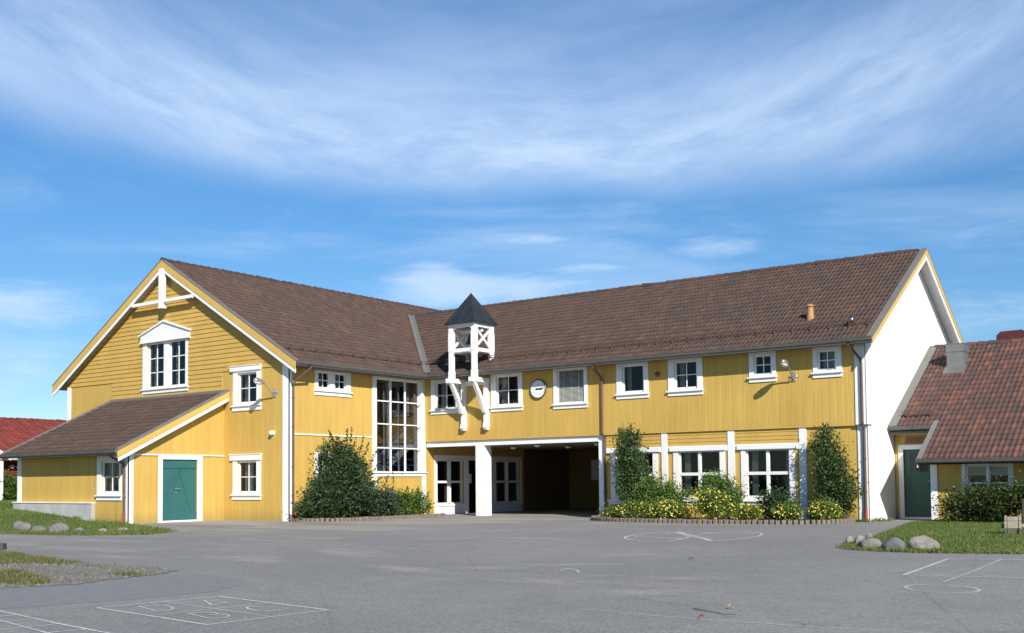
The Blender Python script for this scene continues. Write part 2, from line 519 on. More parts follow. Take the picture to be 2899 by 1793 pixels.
# ------------------------------------------------------------------ geometry helpers
class G:
    def __init__(s):
        s.v, s.f, s.tv = [], [], []

    def add(s, vs, fs, tv=0.0):
        b = len(s.v)
        s.v += [tuple(p) for p in vs]
        s.f += [tuple(b + i for i in f) for f in fs]
        s.tv += [tv] * len(vs)
        return s

    def hexa(s, p):
        return s.add(p, [(0, 3, 2, 1), (4, 5, 6, 7), (0, 1, 5, 4), (1, 2, 6, 5), (2, 3, 7, 6), (3, 0, 4, 7)])

    def box(s, x0, x1, y0, y1, z0, z1):
        return s.hexa([(x0, y0, z0), (x1, y0, z0), (x1, y1, z0), (x0, y1, z0), (x0, y0, z1), (x1, y0, z1), (x1, y1, z1), (x0, y1, z1)])

    def fbox(s, fr, a0, a1, d0, d1, z0, z1):
        q = [(a0, d0, z0), (a1, d0, z0), (a1, d1, z0), (a0, d1, z0), (a0, d0, z1), (a1, d0, z1), (a1, d1, z1), (a0, d1, z1)]
        return s.hexa([fr(*t) for t in q])

    def quad(s, a, b, c, d):
        return s.add([a, b, c, d], [(0, 1, 2, 3)])

    def prism(s, poly, off):
        n = len(poly)
        off = Vector(off)
        vs = [Vector(p) for p in poly] + [Vector(p) + off for p in poly]
        fs = [tuple(range(n))[::-1], tuple(range(n, 2 * n))] + [(i, (i + 1) % n, n + (i + 1) % n, n + i) for i in range(n)]
        return s.add(vs, fs)

    def ring(s, fr, o, i, d0, d1):
        (a0, a1, z0, z1), (b0, b1, y0, y1) = o, i
        s.fbox(fr, a0, b0, d0, d1, z0, z1)
        s.fbox(fr, b1, a1, d0, d1, z0, z1)
        s.fbox(fr, b0, b1, d0, d1, y1, z1)
        s.fbox(fr, b0, b1, d0, d1, z0, y0)
        return s

    def tube(s, pts, r, n=8, r1=None):
        pts = [Vector(p) for p in pts]
        rings = []
        for i, p in enumerate(pts):
            a = pts[max(i - 1, 0)]
            b = pts[min(i + 1, len(pts) - 1)]
            t = (b - a).normalized()
            u = t.orthogonal().normalized() if i == 0 else (pu - t * pu.dot(t)).normalized()
            pu = u
            v = t.cross(u)
            rr = r if r1 is None else r + (r1 - r) * i / (len(pts) - 1)
            rings.append([p + u * rr * math.cos(2 * math.pi * j / n) + v * rr * math.sin(2 * math.pi * j / n) for j in range(n)])
        vs = [p for rg in rings for p in rg]
        fs = []
        for i in range(len(rings) - 1):
            for j in range(n):
                fs.append((i * n + j, i * n + (j + 1) % n, (i + 1) * n + (j + 1) % n, (i + 1) * n + j))
        fs += [tuple(range(n))[::-1], tuple(range((len(rings) - 1) * n, len(rings) * n))]
        return s.add(vs, fs)

    def lathe(s, c, axis, prof, n=16):
        """prof: (distance along axis, radius)"""
        c = Vector(c)
        t = Vector(axis).normalized()
        u = t.orthogonal().normalized()
        v = t.cross(u)
        vs, fs = [], []
        for h, r in prof:
            vs += [c + t * h + (u * math.cos(2 * math.pi * j / n) + v * math.sin(2 * math.pi * j / n)) * max(r, 1e-4) for j in range(n)]
        for i in range(len(prof) - 1):
            for j in range(n):
                fs.append((i * n + j, i * n + (j + 1) % n, (i + 1) * n + (j + 1) % n, (i + 1) * n + j))
        fs += [tuple(range(n))[::-1], tuple(range((len(prof) - 1) * n, len(prof) * n))]
        return s.add(vs, fs)

    def ball(s, c, r, n=10, sq=1.0):
        return s.lathe((c[0], c[1], c[2]), (0, 0, 1), [(-r * sq * math.cos(math.pi * i / n), r * math.sin(math.pi * i / n)) for i in range(n + 1)], 2 * n)


BASE = {}


def link(o, parent):
    COL.objects.link(o)
    if parent is not None:
        o.parent = parent
    return o


def base_of(o):
    b = Vector((0, 0, 0))
    while o is not None:
        b += o.location
        o = o.parent
    return b


def build(name, g, mats, parent=None, smooth=False, recalc=True, loc=None, bev=0.0):
    """ONE mesh object from a G (world coordinates)"""
    me = bpy.data.meshes.new(name)
    o = bpy.data.objects.new(name, me)
    b = base_of(parent)
    if loc is not None:
        o.location = Vector(loc) - b
        b = Vector(loc)
    me.from_pydata([(p[0] - b.x, p[1] - b.y, p[2] - b.z) for p in g.v], [], g.f)
    if recalc or bev:
        bm = bmesh.new()
        bm.from_mesh(me)
        if recalc:
            bmesh.ops.recalc_face_normals(bm, faces=bm.faces)
        if bev:
            bmesh.ops.bevel(bm, geom=[e for e in bm.edges], offset=bev, segments=1, affect='EDGES', clamp_overlap=True)
        bm.to_mesh(me)
        bm.free()
    if any(g.tv) and not bev:
        at = me.attributes.new('tv', 'FLOAT', 'POINT')
        at.data.foreach_set('value', g.tv)
    for m in (mats if isinstance(mats, (list, tuple)) else [mats]):
        me.materials.append(m)
    if smooth:
        me.polygons.foreach_set('use_smooth', [True] * len(me.polygons))
    return link(o, parent)


def build_np(name, V, F, mat, parent=None, tv=None, loc=None, smooth=False):
    V = np.asarray(V, np.float64)
    b = base_of(parent)
    o_loc = None
    if loc is not None:
        o_loc = Vector(loc) - b
        b = Vector(loc)
    V = V - np.array([b.x, b.y, b.z])
    F = np.asarray(F, np.int32)
    me = bpy.data.meshes.new(name)
    me.vertices.add(len(V))
    me.vertices.foreach_set('co', V.astype(np.float32).ravel())
    k = F.shape[1]
    me.loops.add(F.size)
    me.loops.foreach_set('vertex_index', F.ravel())
    me.polygons.add(len(F))
    me.polygons.foreach_set('loop_start', np.arange(0, F.size, k, dtype=np.int32))
    me.polygons.foreach_set('loop_total', np.full(len(F), k, np.int32))
    me.update(calc_edges=True)
    me.validate()
    if tv is not None:
        at = me.attributes.new('tv', 'FLOAT', 'POINT')
        at.data.foreach_set('value', np.asarray(tv, np.float32))
    me.materials.append(mat)
    if smooth:
        me.polygons.foreach_set('use_smooth', [True] * len(me.polygons))
    o = bpy.data.objects.new(name, me)
    if o_loc is not None:
        o.location = o_loc
    return link(o, parent)


def tag(o, label=None, cat=None, group=None, kind=None):
    if label:
        o['label'] = label
    if cat:
        o['category'] = cat
    if group:
        o['group'] = group
    if kind:
        o['kind'] = kind
    return o


def thing(name, label, cat, loc=(0, 0, 0), group=None):
    o = bpy.data.objects.new(name, None)
    o.location = loc
    o.empty_display_size = .2
    COL.objects.link(o)
    return tag(o, label, cat, group)


def FY(y):            # wall facing -Y: (along, out, z)
    return lambda a, d, z: (a, y - d, z)


def FX(x):            # wall facing +X
    return lambda a, d, z: (x + d, a, z)


def wall(name, fr, a0, a1, z0, top, holes, mat, parent, thick=.2, brk=()):
    """wall sheet with real openings; top(a) gives the roofline; holes (a0,a1,z0,z1)"""
    g = G()
    us = sorted(set([a0, a1] + [h[0] for h in holes] + [h[1] for h in holes] + list(brk)))
    us = [u for u in us if a0 <= u <= a1]
    for u, v in zip(us[:-1], us[1:]):
        mid = (u + v) / 2
        hs = sorted([h for h in holes if h[0] <= mid <= h[1]], key=lambda h: h[2])
        z = z0
        segs = []
        for h in hs:
            segs.append((z, z, h[2], h[2]))
            z = h[3]
        segs.append((z, z, top(u + 1e-6), top(v - 1e-6)))
        for q0, q1, t0, t1 in segs:
            if max(t0, t1) - z0 < 1e-4:
                continue
            for d in (0, -thick):
                g.quad(fr(u, d, q0), fr(v, d, q1), fr(v, d, t1), fr(u, d, t0))
    for h in holes:
        A = [(h[0], h[2]), (h[1], h[2]), (h[1], h[3]), (h[0], h[3])]
        for (p, q), (r, s) in zip(A, A[1:] + A[:1]):
            g.quad(fr(p, 0, q), fr(r, 0, s), fr(r, -thick, s), fr(p, -thick, q))
    return build(name, g, mat, parent, recalc=False)


def curtains(fr, parent, a0, a1, z0, z1, spans, depth=-.32, mat=None):
    for s0, s1 in spans:
        g = G()
        n = 24
        pts = [(s0 + (s1 - s0) * i / n, depth + .025 * math.sin(i * 1.9) + .01 * math.sin(i * .7)) for i in range(n + 1)]
        for (p, d), (q, e) in zip(pts[:-1], pts[1:]):
            g.quad(fr(p, d, z0 - .1), fr(q, e, z0 - .1), fr(q, e, z1 + .1), fr(p, d, z1 + .1))
        build('curtain', g, mat or M['curtain'], parent, recalc=False)


def window(parent, fr, case, panes, grid=(2, 2), recess=.07, head=None, sill=None, sash=.06, mun=.03, proud=.035, hole=None, cur=(), cmat=None, mund=None):
    """white casing + sash + glass + bars; case and panes are (a0,a1,z0,z1); returns the opening"""
    ps = panes if isinstance(panes, list) else [panes]
    A0, A1 = min(p[0] for p in ps), max(p[1] for p in ps)
    Z0, Z1 = min(p[2] for p in ps), max(p[3] for p in ps)
    hole = hole or (A0 - sash, A1 + sash, Z0 - sash, Z1 + sash)
    g = G()
    g.ring(fr, case, hole, 0.0, proud)
    if len(ps) == 1:
        g.ring(fr, hole, ps[0], -recess - .05, -max(recess - .05, .012))
    else:
        c0, c1 = ps[0][1], ps[1][0]
        g.ring(fr, (hole[0], (c0 + c1) / 2, hole[2], hole[3]), ps[0], -recess - .05, -max(recess - .05, .012))
        g.ring(fr, ((c0 + c1) / 2, hole[1], hole[2], hole[3]), ps[1], -recess - .05, -max(recess - .05, .012))
        g.fbox(fr, (c0 + c1) / 2 - (c1 - c0) * .32, (c0 + c1) / 2 + (c1 - c0) * .32, -max(recess - .05, .012), proud * .6, hole[2], hole[3])
    w_ = build('window', g, M['white'], parent)
    for p in ps:
        gg = G()
        gg.quad(fr(p[0] - .01, -recess, p[2] - .01), fr(p[1] + .01, -recess, p[2] - .01), fr(p[1] + .01, -recess, p[3] + .01), fr(p[0] - .01, -recess, p[3] + .01))
        build('pane', gg, M['glass'], w_, recalc=False)
    d0, d1 = mund or (-recess - .012, -recess + .02)
    for p in ps:
        gm = G()
        any_ = False
        for i in range(1, grid[0]):
            c = p[0] + (p[1] - p[0]) * i / grid[0]
            gm.fbox(fr, c - mun / 2, c + mun / 2, d0, d1, p[2], p[3])
            any_ = True
        for j in range(1, grid[1]):
            c = p[2] + (p[3] - p[2]) * j / grid[1]
            gm.fbox(fr, p[0], p[1], d0 + .002, d1 - .003, c - mun / 2, c + mun / 2)
            any_ = True
        if any_:
            build('glazing_bar', gm, M['white'], w_)
    if sill:
        s0, s1, z0, z1 = sill
        g = G()
        g.fbox(fr, s0, s1, 0.001, .10, z1 - .045, z1)
        g.fbox(fr, s0 + .03, s1 - .03, 0.002, .04, z0, z1 - .05)
        build('sill', g, M['white'], w_)
    if head:
        g = G()
        g.fbox(fr, head[0], head[1], 0.001, .085, head[2], head[3])
        g.fbox(fr, head[0] - .02, head[1] + .02, 0.001, .11, head[3], head[3] + .025)
        build('head_board', g, M['white'], w_)
    if cur:
        curtains(fr, w_, A0, A1, Z0, Z1, cur, depth=-recess - .22, mat=cmat)
    return hole


# ================================================================== ground
g = G()
NG = 40
g.quad((-2500, -2500, 0), (2500, -2500, 0), (2500, 2500, 0), (-2500, 2500, 0))
tag(build('ground', g, M['asphalt'], recalc=False), kind='structure')

# ================================================================== the school building
L1, W1, ZR1, ZE = 7.21, 13.70, 9.94, 5.52
L2, W2, ZR2 = 17.74, 10.56, 9.13
OV = .62
nL = (ZR1 - ZE) / (W1 / 2 + OV)
nR = (ZR2 - ZE) / (W2 / 2 + OV)
XR = -W1 / 2            # left ridge x
YR = W2 / 2             # right ridge y
BACK = 12.0
ZB = 2.95
SB = thing('school_building', 'large yellow wooden building of two wings with brown tiled roofs and white trim', 'building', (0, 0, 0))


def roofL(x):
    return ZR1 - nL * abs(x - XR) - .16


def roofR(y):
    return ZR2 - nR * abs(y - YR) - .16


# ---- openings are collected while the windows are built
GY, SX, UY, LY0 = FY(-L1), FX(0.0), FY(-.08), FY(0.0)
holes_g, holes_s, holes_u, holes_l, holes_p = [], [], [], [], []
# gable windows
holes_g.append(window(SB, GY, (-8.44, -5.60, 5.05, 6.90), [(-8.10, -7.18, 5.14, 6.80), (-6.74, -5.82, 5.14, 6.80)], (2, 3), .09,
                      sill=(-8.50, -5.55, 4.87, 5.05), sash=.07, mun=.035, cur=((-8.1, -7.9), (-6.74, -6.6))))
big = SB.children[-1]
g = G()
g.prism([GY(-8.50, .002, 6.88), GY(-8.50, .002, 7.13), GY(-6.99, .002, 7.60), GY(-5.48, .002, 7.13), GY(-5.48, .002, 6.88)], (0, -.10, 0))
g.prism([GY(-8.58, .002, 7.135), GY(-8.58, .002, 7.18), GY(-6.99, .002, 7.67), GY(-5.40, .002, 7.18), GY(-5.40, .002, 7.135), GY(-6.99, .002, 7.605)], (0, -.16, 0))
g.fbox(GY, -8.54, -5.44, .002, .14, 6.86, 6.90)
build('pediment', g, M['white'], big)
holes_g.append(window(SB, GY, (-2.97, -1.46, 4.15, 5.39), (-2.67, -1.74, 4.27, 5.26), (2, 2), .09, head=(-3.10, -1.42, 5.39, 5.56), sill=(-3.04, -1.42, 3.95, 4.15), cur=((-2.67, -2.4),)))
holes_g.append(window(SB, GY, (-2.97, -1.46, .93, 2.15), (-2.67, -1.74, 1.05, 2.07), (2, 2), .09, head=(-3.10, -1.42, 2.16, 2.36), sill=(-3.04, -1.42, .74, .93), cur=((-2.67, -2.3), (-1.95, -1.74))))
# side wall of the left wing
holes_s.append(window(SB, SX, (-6.02, -4.23, 4.65, 5.42), [(-5.81, -5.33, 4.77, 5.27), (-4.98, -4.50, 4.77, 5.27)], (2, 2), .07, sill=(-6.06, -4.18, 4.47, 4.65), cur=((-5.6, -5.33), (-4.8, -4.5))))
holes_s.append(window(SB, SX, (-6.02, -4.23, 1.35, 2.46), [(-5.81, -5.33, 1.5, 2.3), (-4.98, -4.50, 1.5, 2.3)], (2, 2), .07, sill=(-6.06, -4.18, 1.17, 1.35)))
# tall stair window
g = G()
hole_t = (-2.86, -.22, 1.70, 5.31)
g.ring(SX, (-3.07, -.03, 1.70, 5.44), hole_t, 0, .04)
g.fbox(SX, -3.07, -.03, .001, .045, 1.55, 1.70)
g.fbox(SX, -3.07, -2.86, .001, .04, -.05, 1.55)
g.fbox(SX, -.24, -.03, .001, .04, -.05, 1.55)
tall = build('window', g, M['white'], SB)
g = G()
for c, wd in ((-2.02, .048), (-1.19, .048)):
    g.fbox(SX, c - wd / 2, c + wd / 2, -.07, -.005, 1.70, 5.31)
for z in (2.64, 3.56, 4.44):
    g.fbox(SX, -2.86, -.22, -.06, -.012, z - .022, z + .022)
g.ring(SX, (-2.858, -.222, 1.702, 5.308), (-2.845, -.235, 1.715, 5.295), -.26, -.004)
g.ring(SX, (-2.845, -.235, 1.715, 5.295), (-2.82, -.26, 1.74, 5.27), -.23, -.18)
build('glazing_bar', g, M['white'], tall)
g = G()
g.quad(SX(-2.86, -.2, 1.7), SX(-.22, -.2, 1.7), SX(-.22, -.2, 5.31), SX(-2.86, -.2, 5.31))
build('pane', g, M['glasscoat'], tall, recalc=False)
g = G()
g.fbox(SX, -3.12, 0.0, .001, .10, 1.68, 1.72)
build('sill', g, M['white'], tall)
holes_s.append(hole_t)
# upper storey, right wing: (case, pane, grid, sill z)
UPW = [((.38, 1.84, 4.17, 5.38), (.66, 1.60, 4.25, 5.22), (2, 2), ((.66, .95), (1.3, 1.6))),
       ((3.40, 4.87, 4.14, 5.42), (3.70, 4.64, 4.25, 5.27), (2, 2), ((3.7, 3.95), (4.4, 4.64))),
       ((6.28, 7.75, 4.11, 5.42), (6.50, 7.56, 4.19, 5.32), (1, 1), ()),
       ((8.97, 10.24, 4.33, 5.42), (9.25, 10.01, 4.43, 5.28), (1, 1), ((9.25, 9.42),)),
       ((11.01, 12.30, 4.33, 5.42), (11.30, 12.05, 4.44, 5.27), (2, 2), ((11.3, 11.5),)),
       ((13.97, 14.89, 4.61, 5.42), (14.19, 14.69, 4.73, 5.26), (2, 2), ()),
       ((16.11, 17.02, 4.62, 5.42), (16.31, 16.79, 4.73, 5.25), (2, 2), ((16.31, 16.79),))]
for i, (c, p, gr, cu) in enumerate(UPW):
    holes_u.append(window(SB, UY, c, p, gr, .075, sill=(c[0] - .04, c[1] + .04, c[2] - .17, c[2]), cur=cu, cmat=M['curtain']))
    if i == 2:
        wnd = SB.children[-1]
        g = G()
        z = 4.2
        while z < 5.32:
            g.hexa([UY(6.50, -.045, z), UY(7.56, -.045, z), UY(7.56, -.010, z - .018), UY(6.50, -.010, z - .018), UY(6.50, -.045, z + .005), UY(7.56, -.045, z + .005), UY(7.56, -.010, z - .013), UY(6.50, -.010, z - .013)])
            z += .042
        for a in (6.7, 7.03, 7.36):
            g.fbox(UY, a - .006, a + .006, -.032, -.026, 4.19, 5.32)
        build('blind', g, M['blind'], wnd)
# ground floor, right wing
for c, p, cu in (((8.64, 10.52, .62, 2.26), (8.88, 10.28, .78, 2.23), ((8.9, 9.1), (10.1, 10.28))),
                 ((11.12, 13.02, .62, 2.26), (11.36, 12.79, .78, 2.23), ((11.4, 11.62),)),
                 ((13.59, 15.42, .62, 2.26), (13.80, 15.19, .78, 2.23), ((13.84, 14.06), (15.0, 15.19)))):
    holes_l.append(window(SB, LY0, c, p, (2, 2), .09, sill=(c[0] - .12, c[1] + .12, .48, .63), sash=.05, mun=.10, cur=cu, mund=(-.11, -.02)))
# passage side: two white framed bays and a door on the x=0 wall
for c, p, top in (((.50, 2.60, -.02, 2.41), (.72, 2.38, .47, 2.17), 2.41), ((4.36, 6.52, -.02, 2.41), (4.66, 6.38, .45, 2.17), 2.41)):
    holes_p.append(window(SB, SX, c, p, (2, 2), .16, sash=.05, mun=.09, mund=(-.16, -.02)))
    wn_ = SB.children[-1]
    g = G()
    g.fbox(SX, c[0] - .02, c[1] + .02, .002, .07, .33, .38)
    build('sill', g, M['white'], wn_)
    if c[0] > 4:
        g = G()
        g.fbox(SX, 4.8, 5.35, -.5, -.48, .5, 1.7)
        g.fbox(SX, 5.55, 6.3, -.5, -.48, .46, 1.72)
        build('curtain', g, M['redcloth'], wn_)
holes_p.append((2.66, 4.30, -.1, 2.25))
g = G()
g.ring(SX, (2.60, 4.36, -.1, 2.41), (2.70, 4.26, -.1, 2.22), -.02, .036)
g.fbox(SX, 3.44, 3.52, -.09, -.03, -.05, 2.22)
dr = build('door', g, M['white'], SB)
g = G()
g.fbox(SX, 2.66, 4.30, -.10, -.085, 0, 2.24)
build('pane', g, M['glass'], dr)
g = G()
g.fbox(SX, 2.78, 3.02, -.084, -.08, 1.25, 1.65)
build('notice', g, M['paper'], dr)
# teal door in the lean-to comes with the lean-to below

# ---- walls
wall('wall', GY, -W1, 0, -.1, roofL, holes_g, M['yboard'], SB, brk=(XR,))
wall('wall', SX, -L1, 0, -.1, lambda a: 5.8, holes_s, M['yboard'], SB)
wall('wall', SX, 0, 6.7, -.1, lambda a: 2.95, holes_p, M['yboard'], SB)
wall('wall', SX, 6.7, 10.4, -.1, lambda a: 2.95, [], M['shadeboard'], SB)
wall('wall', UY, 0.0, L2, ZB, lambda a: 5.72, holes_u, M['yboard'], SB)
wall('wall', LY0, 8.35, L2, -.1, lambda a: ZB, holes_l, M['yboard'], SB)
wall('wall', FX(L2), -.04, W2, -.1, roofR, [], M['plaster'], SB, brk=(YR,))
g = G()
g.box(-W1, -W1 + .2, -L1, BACK, -.1, 5.8)
g.box(-W1 + .2, 0, BACK - .2, BACK, -.1, 5.8)
g.box(0, L2 - .2, W2 - .2, W2, ZB, 5.8)
g.box(8.34, L2 - .2, W2 - .2, W2, -.1, ZB - .01)
g.box(8.14, 8.34, .25, W2 - .2, -.1, ZB - .3)        # passage east side
build('wall', g, M['yboard'], SB)
g = G()
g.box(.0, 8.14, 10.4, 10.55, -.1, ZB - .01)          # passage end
build('wall', g, M['dimboard'], SB)
# ---- floors, inner walls
g = G()
g.box(-W1 + .2, -3.2, -L1 + .2, BACK - .2, ZB - .2, ZB - .02)
g.box(.2, L2 - .2, .21, W2 - .2, ZB - .16, ZB - .03)
g.box(-W1 + .2, -.21, -L1 + .2, BACK - .2, -.09, .0)
g.box(8.36, L2 - .2, .2, W2 - .2, -.09, .005)
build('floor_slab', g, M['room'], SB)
g = G()
g.box(-13.4, -.3, -3.55, -3.45, 0, 5.7)
g.box(-9.6, -4.1, -3.55, -3.45, 5.81, 7.6)            # room behind the gable
g.box(.3, L2 - .3, 3.6, 3.7, ZB, 6.4)
g.box(8.5, L2 - .3, 3.8, 3.9, 0, ZB - .25)
g.box(5.3, 5.4, .2, 3.6, ZB, 6.2)
g.box(10.55, 10.65, .2, 3.6, ZB, 6.2)
g.box(13.2, 13.3, .2, 3.6, ZB, 6.2)
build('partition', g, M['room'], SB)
g = G()
g.box(-3.3, -3.2, -3.4, 11.5, 0, 5.7)
g.box(-3.2, -.25, 3.2, 3.3, 0, 5.7)
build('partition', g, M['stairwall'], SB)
g = G()
g.box(-W1 + .25, -.25, -L1 + .25, BACK - .25, 5.75, 5.8)
g.box(.25, L2 - .25, .0, W2 - .25, 5.6, 5.64)
build('ceiling', g, M['room'], SB)
# staircase seen through the tall window
g = G()
for i in range(10):
    g.box(-1.85, -.95, -1.95 + i * .26, -1.67 + i * .26, 1.62 + i * .165, 1.67 + i * .165)
for xs in (-.95, -1.90):
    g.prism([(xs, -2.1, 1.30), (xs, -2.1, 1.62), (xs, .75, 3.42), (xs, .75, 3.08)], (.05, 0, 0))
g.box(-1.9, -.3, .7, 2.6, 3.1, 3.3)
g.tube([(-.7, -1.45, .0), (-.7, -1.45, 5.6)], .07)
st_ = build('staircase', g, M['stair'], SB)
g = G()
for z in (2.22, 1.99):
    g.tube([(-.42, -3.3, z), (-.42, -.05, z)], .026)
g.tube([(-.88, -2.0, 2.45), (-.88, .75, 4.2)], .03)
g.tube([(-.42, -1.6, 2.5), (-.42, -.4, 1.75)], .022)
for i in range(11):
    g.tube([(-.88, -1.9 + i * .26, 1.65 + i * .165), (-.88, -1.9 + i * .26, 2.5 + i * .166)], .016, 6)
g.tube([(-.35, .7, 4.15), (-.35, 2.6, 4.15)], .03)
for i in range(10):
    g.tube([(-.35, .7 + i * .2, 3.3), (-.35, .7 + i * .2, 4.15)], .014, 6)
build('handrail', g, M['blue'], st_)
# ---- lap siding on the gable
g = G()
row = .168
z = 4.60
occl = [(-8.46, -5.58, 4.80, 6.95)]
while z < 9.6:
    z1 = z + row
    def ext(zz):
        hw = (ZR1 - .16 - zz) / nL
        return XR - hw, XR + hw
    l0, r0_ = ext(z)
    l1, r1 = ext(z1)
    if z1 > ZR1 - .25:
        break
    if z1 <= 5.56:
        l0 = l1 = -10.48
        r0_ = r1 = -3.60
    else:
        l0, l1, r0_, r1 = max(l0, -13.68), max(l1, -13.68), min(r0_, -.02), min(r1, -.02)
    segs = [(l0, l1, r0_, r1)]
    for o in occl:
        if z < o[3] - .02 and z1 > o[2] + .02:
            a = segs.pop()
            segs += [(a[0], a[1], o[0] + .03, o[0] + .03), (o[1] - .03, o[1] - .03, a[2], a[3])]
    for a0, a1, b0, b1 in segs:
        q = [GY(a0, .0, z), GY(b0, .0, z), GY(b0, .034, z), GY(a0, .034, z), GY(a1, .0, z1), GY(b1, .0, z1), GY(b1, .010, z1), GY(a1, .010, z1)]
        g.hexa(q)
    z = z1
build('lap_siding', g, M['ylap'], SB)
# horizontal boards over the ground-floor windows
g = G()
for a0, a1 in ((8.46, 10.68), (10.90, 13.15), (13.36, 15.58)):
    z = 2.452
    for i in range(4):
        g.hexa([LY0(a0, .0, z), LY0(a1, .0, z), LY0(a1, .026, z), LY0(a0, .026, z), LY0(a0, .0, z + .119), LY0(a1, .0, z + .119), LY0(a1, .012, z + .119), LY0(a0, .012, z + .119)])
        z += .122
build('lap_siding', g, M['ylap'], SB)
# ---- white trim boards
g = G()
g.fbox(GY, -.31, .03, .001, .032, -.02, 5.50)
g.fbox(SX, -L1 - .032, -L1 + .12, .001, .03, -.02, 5.50)
build('corner_board', g, M['white'], SB)
g = G()
g.fbox(GY, -W1 - .03, -W1 + .22, .001, .032, -.02, 5.45)
build('corner_board', g, M['white'], SB)
g = G()
g.fbox(UY, 17.42, L2 + .02, .001, .03, ZB, 5.5)
g.fbox(FX(L2), -.11, .16, .001, .025, ZB, 5.5)
g.fbox(LY0, 17.44, L2 + .02, .001, .03, .02, ZB - .01)
g.fbox(FX(L2), -.03, .20, .001, .022, .02, ZB - .01)
build('corner_board', g, M['white'], SB)
g = G()
g.fbox(UY, 17.40, L2 + .06, .002, .045, ZB - .03, ZB + .002)
g.fbox(FX(L2), -.12, .3, .002, .04, ZB - .03, ZB + .002)
build('drip_moulding', g, M['cap'], SB)
g = G()
for a0, a1 in ((10.68, 10.90), (13.14, 13.37), (15.58, 15.81)):
    g.fbox(LY0, a0, a1, .001, .045, .0, ZB - .012)
for a0, a1 in ((8.46, 10.68), (10.90, 13.14), (13.37, 15.58)):
    g.fbox(LY0, a0, a1, .001, .032, 2.262, 2.45)
for a0, a1 in ((8.5, 10.62), (11.0, 13.06), (13.48, 15.5)):
    g.fbox(LY0, a0, a1, .033, .09, 2.28, 2.43)
build('frame_board', g, M['white'], SB)
g = G()
g.fbox(SX, -L1 + .15, -3.07, .001, .035, 3.01, 3.055)
build('belt_moulding', g, M['white'], SB)
# jetty underside, passage beam, post, pillar
g = G()
g.box(.0, L2, -.079, .0, ZB - .028, ZB + .05)
build('jetty_sill', g, M['ytrim'], SB)
g = G()
g.box(.04, 8.35, .004, .25, 2.71, ZB - .03)
build('passage_beam', g, M['white'], SB)
g = G()
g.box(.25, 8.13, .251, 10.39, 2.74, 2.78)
build('passage_ceiling', g, M['shadeceil'], SB)
g = G()
g.box(8.13, 8.35, -.004, .26, .0, 2.709)
build('post', g, M['white'], SB, bev=.008)
g = G()
g.box(2.54, 2.96, -.006, .46, -.02, 2.708)
build('pillar', g, M['white'], SB, bev=.008)
g = G()
g.box(1.25, 1.62, 10.385, 10.395, 1.35, 2.3)
build('notice', g, M['paper'], SB)

# ---- roofs
rngT = np.random.default_rng(5)


def tiles(name, P0, a, s, La, Ls, mat, parent, roll=.15, course=.34, clip=None, seed=1):
    """pantiles as real relief: rolls along a, stepped courses along s"""
    rg = np.random.default_rng(seed)
    P0, a, s = (np.array(v, float) for v in (P0, a, s))
    s = s / np.linalg.norm(s)
    a = a / np.linalg.norm(a)
    n = np.cross(a, s)
    if n[2] < 0:
        n = -n
    sub = 6
    nr = max(1, int(round(La / roll)))
    nc = max(1, int(round(Ls / course)))
    ra, cs = La / nr, Ls / nc
    ph = np.arange(sub + 1) / sub
    prof = .030 * (.5 + .5 * np.cos(2 * np.pi * ph)) ** 1.1
    V, F, T = [], [], []
    jit = rg.normal(0, .004, (nc, nr))
    tone = rg.random((nc, (nr + 1) // 2 + 1))
    # neighbouring rolls of one tile share a tone, with weathering between them
    cnt = 0
    for j in range(nc):
        t0, t1 = j * cs - (.03 if j else 0), (j + 1) * cs
        for i in range(nr):
            c = P0 + a * (i + .5) * ra + s * (j + .5) * cs
            if clip is not None and not clip(c):
                continue
            aa = (i + ph) * ra
            lift = .040 + jit[j, i]
            lo = P0 + np.outer(aa, a) + s * (t0 + rg.normal(0, .004)) + np.outer(prof + lift, n)
            hi = P0 + np.outer(aa, a) + s * t1 + np.outer(prof + .004, n)
            bt = P0 + np.outer(aa, a) + s * (t0 + .004) + np.outer(prof * .6 - .012, n)
            V.append(np.vstack([bt, lo, hi]))
            b = cnt
            k = sub + 1
            for q in range(sub):
                F.append((b + q, b + q + 1, b + k + q + 1, b + k + q))
                F.append((b + k + q, b + k + q + 1, b + 2 * k + q + 1, b + 2 * k + q))
            tv = .30 * tone[j, (i + (j % 2)) // 2] + .70 * rg.random() ** 1.25
            T += [tv] * (3 * k)
            cnt += 3 * k
    return build_np(name, np.vstack(V), F, mat, parent, T)


def planeL(x):
    return ZE + nL * (OV - x)


def planeR(y):
    return ZE + nR * (y + OV)


lenL = math.hypot(W1 / 2 + OV, ZR1 - ZE)
lenR = math.hypot(YR + OV, ZR2 - ZE)
tiles('roof_tiles', (OV, -L1 - .30, ZE), (0, 1, 0), (-1, 0, nL), 16.2, lenL - .05, M['tile'], SB, clip=lambda c: not (c[1] > -OV and planeR(c[1]) > c[2] + .12 and c[1] < YR), seed=3)
tiles('roof_tiles', (-6.0, -OV, ZE), (1, 0, 0), (0, 1, nR), L2 + .40 + 6.0, lenR - .05, M['tile'], SB, clip=lambda c: not (c[0] < OV and planeL(c[0]) > c[2] + .12), seed=4)
